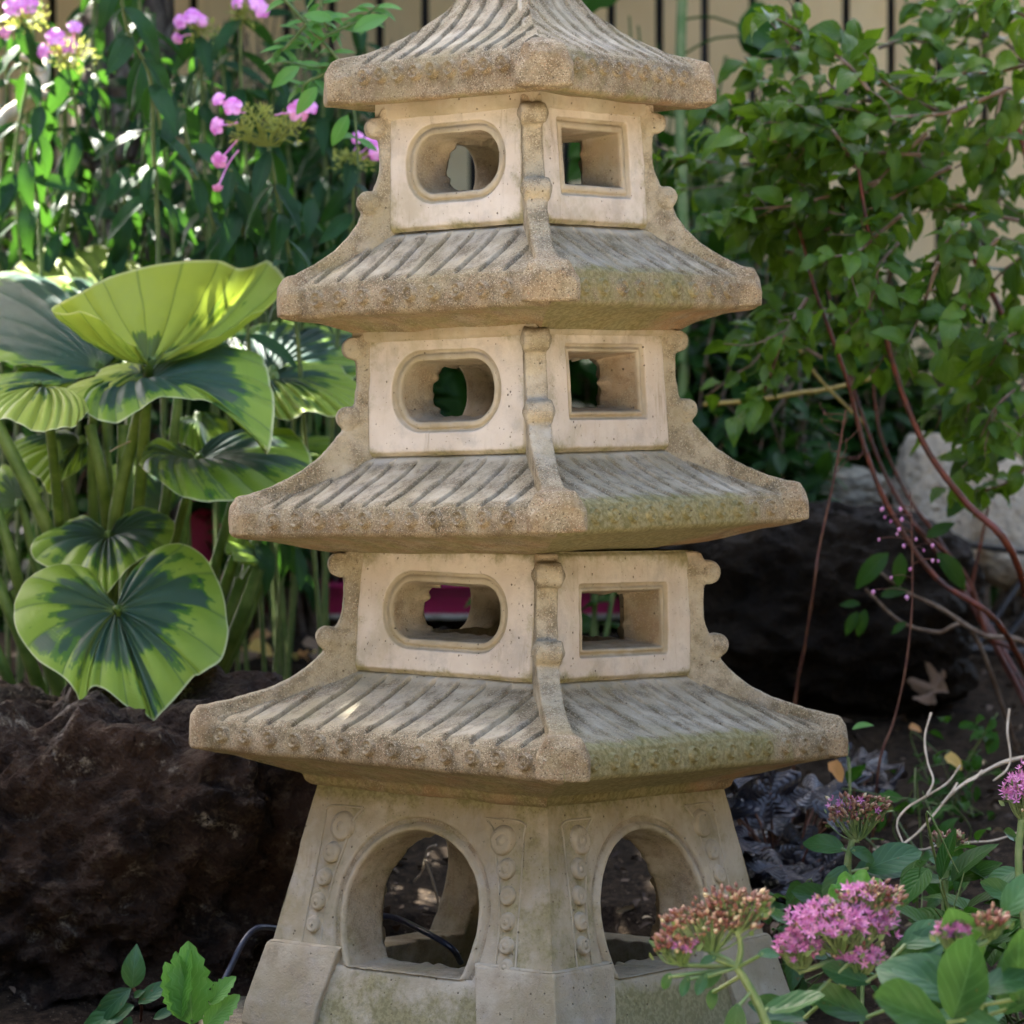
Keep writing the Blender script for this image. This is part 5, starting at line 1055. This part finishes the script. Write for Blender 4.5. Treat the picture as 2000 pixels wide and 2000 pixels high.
sedum('sedum with a small mixed pink and tan head above the big smooth leaves', [(1860, 1820, 30, 28, 80, .8), (1935, 1800, 32, 24, 90, .0)], [(1900, 1850), (1910, 1900), (1910, 2050)], [(1900, 1900, -.35, .95, .08, -1), (1860, 1990, .3, 1, .10, -1), (1960, 1980, .4, .95, .09, -1), (1990, 1960, -.15, 1, .09, -.9), (1905, 1940, .9, .5, .06, -.5), (1880, 1960, -.8, .7, .07, -.7), (1930, 1990, -.9, .6, .11, -.9), (1850, 2000, -.9, .25, .10, -.8), (1960, 2010, -.8, .0, .09, -.9), (1960, 1790, .4, .7, .05, -.8)], 64, 2.85)
sedum('budding sedum with tiny purple tips right of the upper brown head', [(1850, 1640, 34, 18, 70, .1)], [(1850, 1670), (1845, 1750), (1850, 1850)], [(1845, 1690, -.7, .5, .02, -.8), (1850, 1690, .7, .5, .02, -.8), (1845, 1720, -.8, .2, .024, -.8), (1850, 1720, .8, .2, .024, -.8), (1845, 1750, -.7, -.3, .026, -.8), (1850, 1760, .7, -.2, .03, -.8)], 65, 3.8)
# crinkled round young leaf
t = thing('bergenia_leaf', 'bright green crinkled rounded leaf behind the magenta sedum', 'plant', gnd(1680, 3.4)); m = MB(); put(m, discT(9, .08, 60, 8, .5, .02, True, .09), P(1675, 1760, 3.42)[None], arr(.2, .5, 1)[None], arr(0, -1, .9)[None], [.058]); m.build('leaf', M_LIME, t); m = MB(); tube(m, [P(1675, 1760, 3.42), P(1685, 1830, 3.40), gnd(1680, 3.4)], .002, n=10, k=6); m.build('stem', M_SEDSTEM, t)
# ---------- low plants in the soil at the right, ground cover
bush('seedling', 'small green toothed seedling between the dry stems', 'plant', gnd(1815, 4.3), P(1815, 1560, 4.25), (.045, .03, .03), 6, 3, T_OVAL, .04, M_BROAD, M_PHLOXSTEM, 400, sr=.0015)
bush('seedling', 'dark leafy seedlings under the right end of the dry stem', 'plant', gnd(1870, 4.1), P(1870, 1730, 4.0), (.07, .03, .03), 8, 5, T_LONG, .04, M_BROAD, M_PHLOXSTEM, 401, sr=.0015)
bush('seedling', 'cluster of green seedlings beside the yellow fallen leaf', 'plant', gnd(1880, 4.6), P(1860, 1500, 4.55), (.10, .03, .015), 10, 5, T_OVAL, .03, M_BROAD, M_PHLOXSTEM, 402, sr=.0013)
bush('seedling', 'small green plant low between the heuchera and the sedum leaves', 'plant', gnd(1560, 3.9), P(1560, 1850, 3.85), (.08, .04, .03), 10, 6, T_OVAL, .04, M_SEDUM, M_PHLOXSTEM, 403, sr=.0015)
bush('seedling', 'green blade leaves in the lower right behind the sedum leaves', 'plant', gnd(1930, 3.7), P(1930, 1760, 3.6), (.10, .05, .05), 14, 4, T_LONG, .08, M_BROAD, M_PHLOXSTEM, 404, sr=.002)
t = thing('green_shoot', 'single bright green shoot leaf beside the lowest right eave', 'plant', gnd(1660, 4.2)); m = MB(); put(m, leafT(.30, .7, .8, 14, 5, .6, -.9), P(1655, 1478, 4.2)[None], arr(.35, 0, 1)[None], arr(-.9, -.5, .3)[None], [.062]); put(m, leafT(.35, .9, .8, 14, 5, .3, .4), P(1665, 1425, 4.2)[None], arr(1, 0, .55)[None], arr(-.3, -.6, .7)[None], [.03]); m.build('leaf', M_LIME, t); m = MB(); tube(m, [P(1657, 1480, 4.2), P(1660, 1540, 4.2), gnd(1660, 4.2)], .0018, n=10, k=6); m.build('stem', M_SEDSTEM, t)
# plants in front of the boulder
t = thing('pointed_weed', 'small pale green weed with narrow pointed leaves in front of the boulder', 'plant', arr(P(275, 2000, 3.75)[0], .05, 0)); b = arr(P(275, 2000, 3.75)[0], .05, -.01); m = MB(); c = tube(m, [P(258, 1925, 3.7), P(275, 1960, 3.7), b], .0016, n=10, k=6); m.build('stem', M_WIRE, t)
for (x, y, dx, dz, L, w_) in [(262, 1932, -.5, .45, .0, 0), (258, 1930, .1, 1, .050, 0), (225, 1905, 0, 0, 0, 0), (256, 1930, -.8, -.6, .062, 1), (262, 1965, -1, -.28, .07, 1), (270, 1960, .85, .7, .048, 1), (262, 1948, .3, .3, .016, 0), (300, 1990, .8, .5, .03, 1), (255, 1985, -.2, -.5, .02, 0)]:
    if L: m = MB(); put(m, (T_LONG if w_ else T_OVAL)[0], P(x, y, 3.69)[None], arr(dx, -.2, dz)[None], arr(.1, -1, .7)[None], [L * 1.05]); m.build('leaf', M_SEDUM, t)
def lobedT(): return leafT(.50, .85, .7, 15, 7, .25, .15, .03, 0, .13)
t = thing('toothed_seedling', 'bright yellow-green toothed leaves beside the left foot of the lantern', 'plant', P(365, 2010, 3.6)); 
for (x, y, dx, dz, L, n_) in [(375, 2000, -.05, 1, .088, (0, -1, .2)), (350, 1990, .05, 1, .075, (-.7, -.8, 0)), (350, 1985, -.12, .7, .06, (.6, -1, 0)), (400, 2005, .75, .75, .05, (.1, -1, .6)), (410, 1960, .5, .6, .04, (0, -1, .8)), (362, 1925, -.35, 1, .038, (-.4, -1, 0))]:
    m = MB(); put(m, lobedT(), P(x, y, 3.55)[None], arr(dx, -.1, dz)[None], arr(*n_)[None], [L]); m.build('leaf', M_LIME, t)
m = MB(); tube(m, [P(375, 1990, 3.55), P(365, 2060, 3.57)], .002, n=6, k=6); m.build('stem', M_SEDSTEM, t)
# ---------- dry stems, cable, litter
def twig(label, name, pts, r0, r1, mat, d, seed=1, extra=(), cat='twig', wob=.35):
    t = thing(name, label, cat, P(*pts[-1], d)); m = MB(); tube(m, [P(x, y, d + .02 * i) for i, (x, y) in enumerate(pts)], r0, r1, n=70, k=8, wob=wob); m.build('stem', mat, t)
    for e in extra: m = MB(); tube(m, [P(x, y, d + .015 * i) for i, (x, y) in enumerate(e)], r0 * .8, r1 * .7, n=30, k=7, wob=wob); m.build('side_shoot', mat, t)
    return t
twig('forked pale dry stem lying on the soil at the right', 'dead_branch', [(1760, 1652), (1800, 1620), (1860, 1550), (1910, 1515), (1960, 1490), (2040, 1470)], .0015, .0020, M_PALETWIG, 4.0, 1,
     [[(1765, 1650), (1752, 1610), (1770, 1580), (1810, 1555), (1850, 1530), (1876, 1495)], [(1810, 1555), (1823, 1525), (1812, 1490), (1806, 1440), (1818, 1392)], [(1765, 1652), (1800, 1660), (1840, 1650), (1900, 1645), (1950, 1640), (2030, 1610)], [(1840, 1570), (1860, 1545), (1870, 1530)], [(1940, 1525), (1965, 1505), (1974, 1480), (1968, 1430), (1972, 1385)], [(1885, 1530), (1905, 1520), (1918, 1505)]])
twig('thin pale forked root behind the lantern base seen through the left arch', 'dry_root', [(852, 1650), (835, 1660), (825, 1700), (808, 1722)], .0016, .0012, M_PALETWIG, 4.15, 2, [[(832, 1680), (845, 1720), (855, 1760), (857, 1782)]])
twig('thin dry twig beside the hosta leaf', 'dry_sprig', [(215, 882), (232, 872), (255, 862)], .0009, .0007, M_PALETWIG, 4.2, 3)
twig('yellow-green bare branch reaching right from the third storey', 'yellow_branch', [(1375, 790), (1480, 782), (1560, 768), (1610, 762), (1700, 740)], .0032, .003, mat_plain('yellow_green_bark', (.28, .20, .04), (.36, .28, .07), .5, 60), 5.0, 4, [[(1520, 350), (1590, 400), (1640, 450), (1700, 520)], [(1560, 680), (1600, 740), (1690, 830)]], 'branch', .1)
cb = thing('cable', 'black garden cable running through the lantern base and down to the left', 'cable', P(545, 1800, 4.1)); m = MB()
tube(m, [P(395, 1960, 3.70), P(425, 1935, 3.70), P(450, 1890, 3.71), P(475, 1840, 3.72), P(505, 1812, 3.74), P(560, 1815, 3.80), P(640, 1815, 3.86), P(700, 1795, 3.9), P(760, 1790, 3.8), P(820, 1815, 3.72), P(880, 1850, 3.68), P(900, 1880, 3.7)], .0032, n=90, k=10); m.build('sheath', mat_plain('black_rubber', (.012, .014, .025), (.02, .024, .04), .35, 10), cb)
def litterT(): return leafT(.6, .8, .6, 6, 5, .2, .5, .12)
rs = np.random.default_rng(77); m = MB(); N = 3800
x = rs.uniform(-.75, 1.35, N); y = rs.uniform(.15, 3.0, N); p = np.stack([x, y, terrain(x, y) + rs.uniform(-.004, .006, N)], -1)
p[:, 2] += .012 * fbm(np.stack([x, y, 0 * x], -1), 4, 4, 3) + .006 * fbm(np.stack([x, y, 0 * x], -1), 30, 3, 4) - .012
put(m, leafT(.45, .9, .4, 4, 3, .3, .4, .1), p, rs.normal(size=(N, 3)) * arr(1, 1, .25), rs.normal(size=(N, 3)) * .5 + arr(0, 0, 1), rs.uniform(.008, .036, N), rs.uniform(.006, .026, N))
def litter_mat():
    mt, nt = NT('leaf_litter'); g = G(nt); r = g.attr('rnd'); col = g.mix(g.ramp(r, .2, .8), (.035, .022, .014), (.12, .08, .05)); col = g.mix(g.ramp(r, .93, .95), col, (.38, .28, .16)); col = g.mix(g.ramp(r, .985, .99), col, (.55, .53, .48))
    g.out(g.bsdf(col, .8, .3).outputs[0]); return mt
tag(m.build('leaf_litter', litter_mat()), 'dark bark chips and crumbled leaves covering the soil', 'litter', kind='stuff')
M_YEL = mat_leaf('yellow_fallen_leaf', (.55, .34, .05), (.62, .42, .12), .6, .3, (.4, .2, .05)); M_TAN = mat_leaf('tan_fallen_leaf', (.16, .10, .06), (.26, .17, .11), .7, .25, (.2, .12, .07)); M_ORG = mat_leaf('orange_fallen_leaf', (.50, .22, .06), (.55, .30, .12), .6, .3, (.4, .2, .05))
for (x, y, d, L, dx, dz, mt, lab) in [(1845, 1478, 4.45, .035, 1, -.2, M_YEL, 'yellow fallen leaf on the soil above the pale dry stem'), (1618, 1490, 4.2, .036, .8, -.5, M_ORG, 'orange fallen leaf beside the lowest right eave'), (1775, 1420, 4.6, .022, 1, .1, M_ORG, 'small reddish-brown fallen leaf near the thin flower stalk'),
                              (485, 1262, 5.3, .05, 1, .1, M_YEL, 'sunlit yellow fallen leaf behind the hosta stalks'), (590, 1255, 5.2, .04, 1, .1, M_TAN, 'sunlit tan fallen leaf left of the lowest storey'), (530, 1240, 5.4, .045, -1, .2, M_ORG, 'sunlit orange fallen leaf between the hosta stalks')]:
    m = MB(); put(m, litterT(), P(x, y, d)[None], arr(dx, -.3, dz)[None], arr(0, -.7, .9)[None], [L]); tag(m.build('fallen_leaf', mt), lab, 'leaf', 'fallen leaves')
m = MB(); put(m, discT(5, .32, 60, 5, .9, .06, True, .22), P(1825, 1345, 5.0)[None], arr(.7, -.3, .5)[None], arr(-.2, -.8, .8)[None], [.06]); tag(m.build('fallen_leaf', M_TAN), 'large curled brown maple-shaped leaf under the shrub stems', 'leaf', 'fallen leaves')
# ---------- crimson trough behind, black slatted rack at the right edge
tr = thing('planter_trough', 'long crimson plastic trough with a pale base rim behind the hosta stalks', 'planter', P(800, 1210, 5.95)); M_CRIM = mat_plain('crimson_plastic', (.42, .018, .09), (.55, .03, .13), .35, 6, .1)
def loftbox(mb, x0, x1, yc, wd, z0, z1, fl=.02, r=.02):
    st = [(z0, -fl), (z0 + .004, -fl + .002), (z1 - .012, 0), (z1 - .010, .008), (z1, .008), (z1, -.004), (z1 - .03, -.008)]; a = np.linspace(0, 2 * np.pi, 48, endpoint=False); ce = np.sign(np.cos(a)) * np.abs(np.cos(a)) ** .35; se = np.sign(np.sin(a)) * np.abs(np.sin(a)) ** .35
    V = np.stack([np.stack([(x0 + x1) / 2 + ((x1 - x0) / 2 + o) * ce, yc + (wd / 2 + o) * se, z + 0 * a], -1) for z, o in st]); mb.add(V.reshape(-1, 3), grid_faces(len(st), 48, True))
m = MB(); x0 = P(300, 0, 5.95)[0]; x1 = P(1260, 0, 5.95)[0]; z0 = P(0, 1198, 5.95)[2]; z1 = P(0, 1135, 5.95)[2]; loftbox(m, x0, x1, 2.28, .18, z0, z1); m.build('trough', M_CRIM, tr)
m = MB(); box(m, ((x0 + x1) / 2, 2.28, z0 - .003), (x1 - x0 + .02, .2, .008)); m.build('rim', M_PALETWIG, tr); m = MB(); box(m, ((x0 + x1) / 2, 2.28, z1 - .02), (x1 - x0 - .02, .16, .01)); m.build('soil', M_DARKROCK, tr)
tr = thing('garden_pot', 'tall crimson pot glimpsed between hosta stalks', 'pot', P(390, 1190, 5.7)); m = MB(); a = np.linspace(0, 2 * np.pi, 40, endpoint=False); zs = np.array([1228, 1222, 1100, 1010, 985, 982, 972, 972]); rd = np.array([.0, .055, .066, .075, .078, .084, .084, .07]); c0 = P(390, 0, 5.7)
V = np.stack([np.stack([c0[0] + r * np.cos(a), c0[1] + r * np.sin(a), P(0, y, 5.7)[2] + 0 * a], -1) for y, r in zip(zs, rd)]); m.add(V.reshape(-1, 3), grid_faces(len(zs), 40, True)); m.build('pot_body', M_CRIM, tr); m = MB(); V = np.stack([c0[0] + .07 * np.cos(a), c0[1] + .07 * np.sin(a), P(0, 985, 5.7)[2] + 0 * a], -1); m.add(V, np.arange(40)[None]); m.build('soil', M_DARKROCK, tr)
rk = thing('metal_rack', 'black slatted metal garden chair lying low at the right edge', 'garden chair', P(1920, 1290, 5.5))
m = MB(); tube(m, [P(1835, 1262, 5.4), P(1900, 1268, 5.4), P(2080, 1280, 5.4)], .007, n=12, k=10); m.build('seat_rail', M_GAP, rk)
for (a_, b_) in [((1905, 1265), (2010, 1110)), ((1945, 1270), (2050, 1140)), ((1985, 1275), (2090, 1180)), ((1860, 1060), (2080, 1090))]:
    m = MB(); tube(m, [P(*a_, 5.45), P(*b_, 5.5)], .011, n=6, k=8, flat=.35); m.build('slat', M_GAP, rk)
for xx in (1870, 2050): m = MB(); tube(m, [P(xx, 1265, 5.42), gnd(xx, 5.42)], .006, n=6, k=8); m.build('leg', M_GAP, rk)

t = thing('sun_catch_branch', 'pale forked branch added to catch the sun at the left edge behind the phlox', 'branch', P(-30, 260, 4.6)); m = MB()  # added so the sun patch has something pale to land on
tube(m, [P(-60, 290, 5.0), P(0, 240, 5.02), P(40, 205, 5.04), P(78, 165, 5.06), P(96, 100, 5.1)], .016, .006, n=40, k=12, wob=.3); m.build('stem', M_PALETWIG, t)
for e in ([(40, 190), (80, 185), (130, 200), (150, 215)], [(0, 220), (30, 250), (60, 255), (100, 262)], [(85, 140), (70, 120), (40, 110)]):
    m = MB(); tube(m, [P(x, y, 5.03) for x, y in e], .008, .004, n=20, k=10, wob=.3); m.build('side_shoot', M_PALETWIG, t)
rs = np.random.default_rng(91)
for i in range(9):
    x = rs.uniform(460, 620); y = rs.uniform(1225, 1285); q = P(x, y, 5.35); q[2] = gz(q[0], q[1]) + .03
    m = MB(); put(m, litterT(), q[None], rs.normal(size=(1, 3)) * arr(1, 1, .2), arr(0, -.5, 1)[None], [rs.uniform(.03, .05)]); tag(m.build('fallen_leaf', [M_YEL, M_TAN, M_ORG][i % 3]), ['curled yellow', 'curled tan', 'curled orange'][i % 3] + ' dry leaf in the sun patch on the soil behind the hosta stalks', 'leaf', ['yellow', 'tan', 'orange'][i % 3] + ' dry leaves in the sun patch')
# ---------- unseen hedges added behind and beside the camera to block the low sky
M_HEDGE = mat_leaf('hedge_leaf', (.02, .055, .015), (.04, .09, .02), .5, .15)
for (cx, cy, sx, sy, lab) in [(0, -8.6, 11, 1.0, 'unseen green hedge added behind the viewer to block low sky'), (-4.4, -2.5, 1.0, 13, 'unseen green hedge added on the left to block low sky'), (4.4, -2.5, 1.0, 13, 'unseen green hedge added on the right to block low sky')]:
    t = thing('sky_block_hedge', lab, 'hedge', (cx, cy, 0)); n = 7000; rs = np.random.default_rng(int(cx * 3 + 50))
    m = MB(); H = 3.6
    p = np.stack([cx + rs.uniform(-.5, .5, n) * sx, cy + rs.uniform(-.5, .5, n) * sy, rs.uniform(.0, H, n)], -1)
    put(m, T_BIG, p, rs.normal(size=(n, 3)), rs.normal(size=(n, 3)), .2); m.build('foliage', M_HEDGE, t)
    m = MB(); box(m, (cx, cy, H / 2), (sx * .9, sy * .9 if sy < 2 else sy * .98, H * .96)); m.build('blocking_core', M_DARKROCK, t, smooth=False)
EXPO = 3.5
# ================================================================== camera, light
cam = bpy.data.cameras.new('camera'); co = bpy.data.objects.new('camera', cam); COL.objects.link(co); scene.camera = co
co.location = (0, -D, ZC); co.rotation_euler = (R_(90), 0, 0)
cam.sensor_width = 36; cam.lens = F / 2000 * 36; cam.shift_y = -(1000 - HY) / 2000; cam.clip_end = 200; cam.clip_start = .05
cam.dof.use_dof = True; cam.dof.focus_distance = 3.48; cam.dof.aperture_fstop = 9.0
SUN_AZ, SUN_EL = R_(-38), R_(48)      # azimuth from +Y (behind the lantern), negative = to the left
sd = np.array([math.sin(SUN_AZ) * math.cos(SUN_EL), math.cos(SUN_AZ) * math.cos(SUN_EL), math.sin(SUN_EL)])
w = bpy.data.worlds.new('World'); scene.world = w; w.use_nodes = True; nt = w.node_tree; nt.nodes.clear()
sky = nt.nodes.new('ShaderNodeTexSky'); sky.sky_type = 'NISHITA'; sky.sun_disc = False; sky.sun_elevation = SUN_EL; sky.sun_rotation = SUN_AZ; sky.air_density = .6; sky.dust_density = 2.5; sky.ozone_density = .6
bg = nt.nodes.new('ShaderNodeBackground'); bg.inputs[1].default_value = .15; ou = nt.nodes.new('ShaderNodeOutputWorld')
tn = nt.nodes.new('ShaderNodeMix'); tn.data_type = 'RGBA'; tn.blend_type = 'MULTIPLY'; tn.inputs[0].default_value = 1; tn.inputs[7].default_value = (1, .95, .87, 1); nt.links.new(sky.outputs[0], tn.inputs[6]); nt.links.new(tn.outputs[2], bg.inputs[0]); nt.links.new(bg.outputs[0], ou.inputs[0])
sl = bpy.data.lights.new('sun', 'SUN'); sl.energy = 5.0; sl.angle = R_(.53); sl.color = (1, .95, .86)
so = bpy.data.objects.new('sun', sl); COL.objects.link(so); so.rotation_euler = Vector(tuple(-sd)).to_track_quat('-Z', 'Y').to_euler()
scene.view_settings.view_transform = 'Standard'; scene.view_settings.look = 'None'; scene.view_settings.exposure = EXPO; scene.view_settings.gamma = 1
scene.render.engine = 'CYCLES'
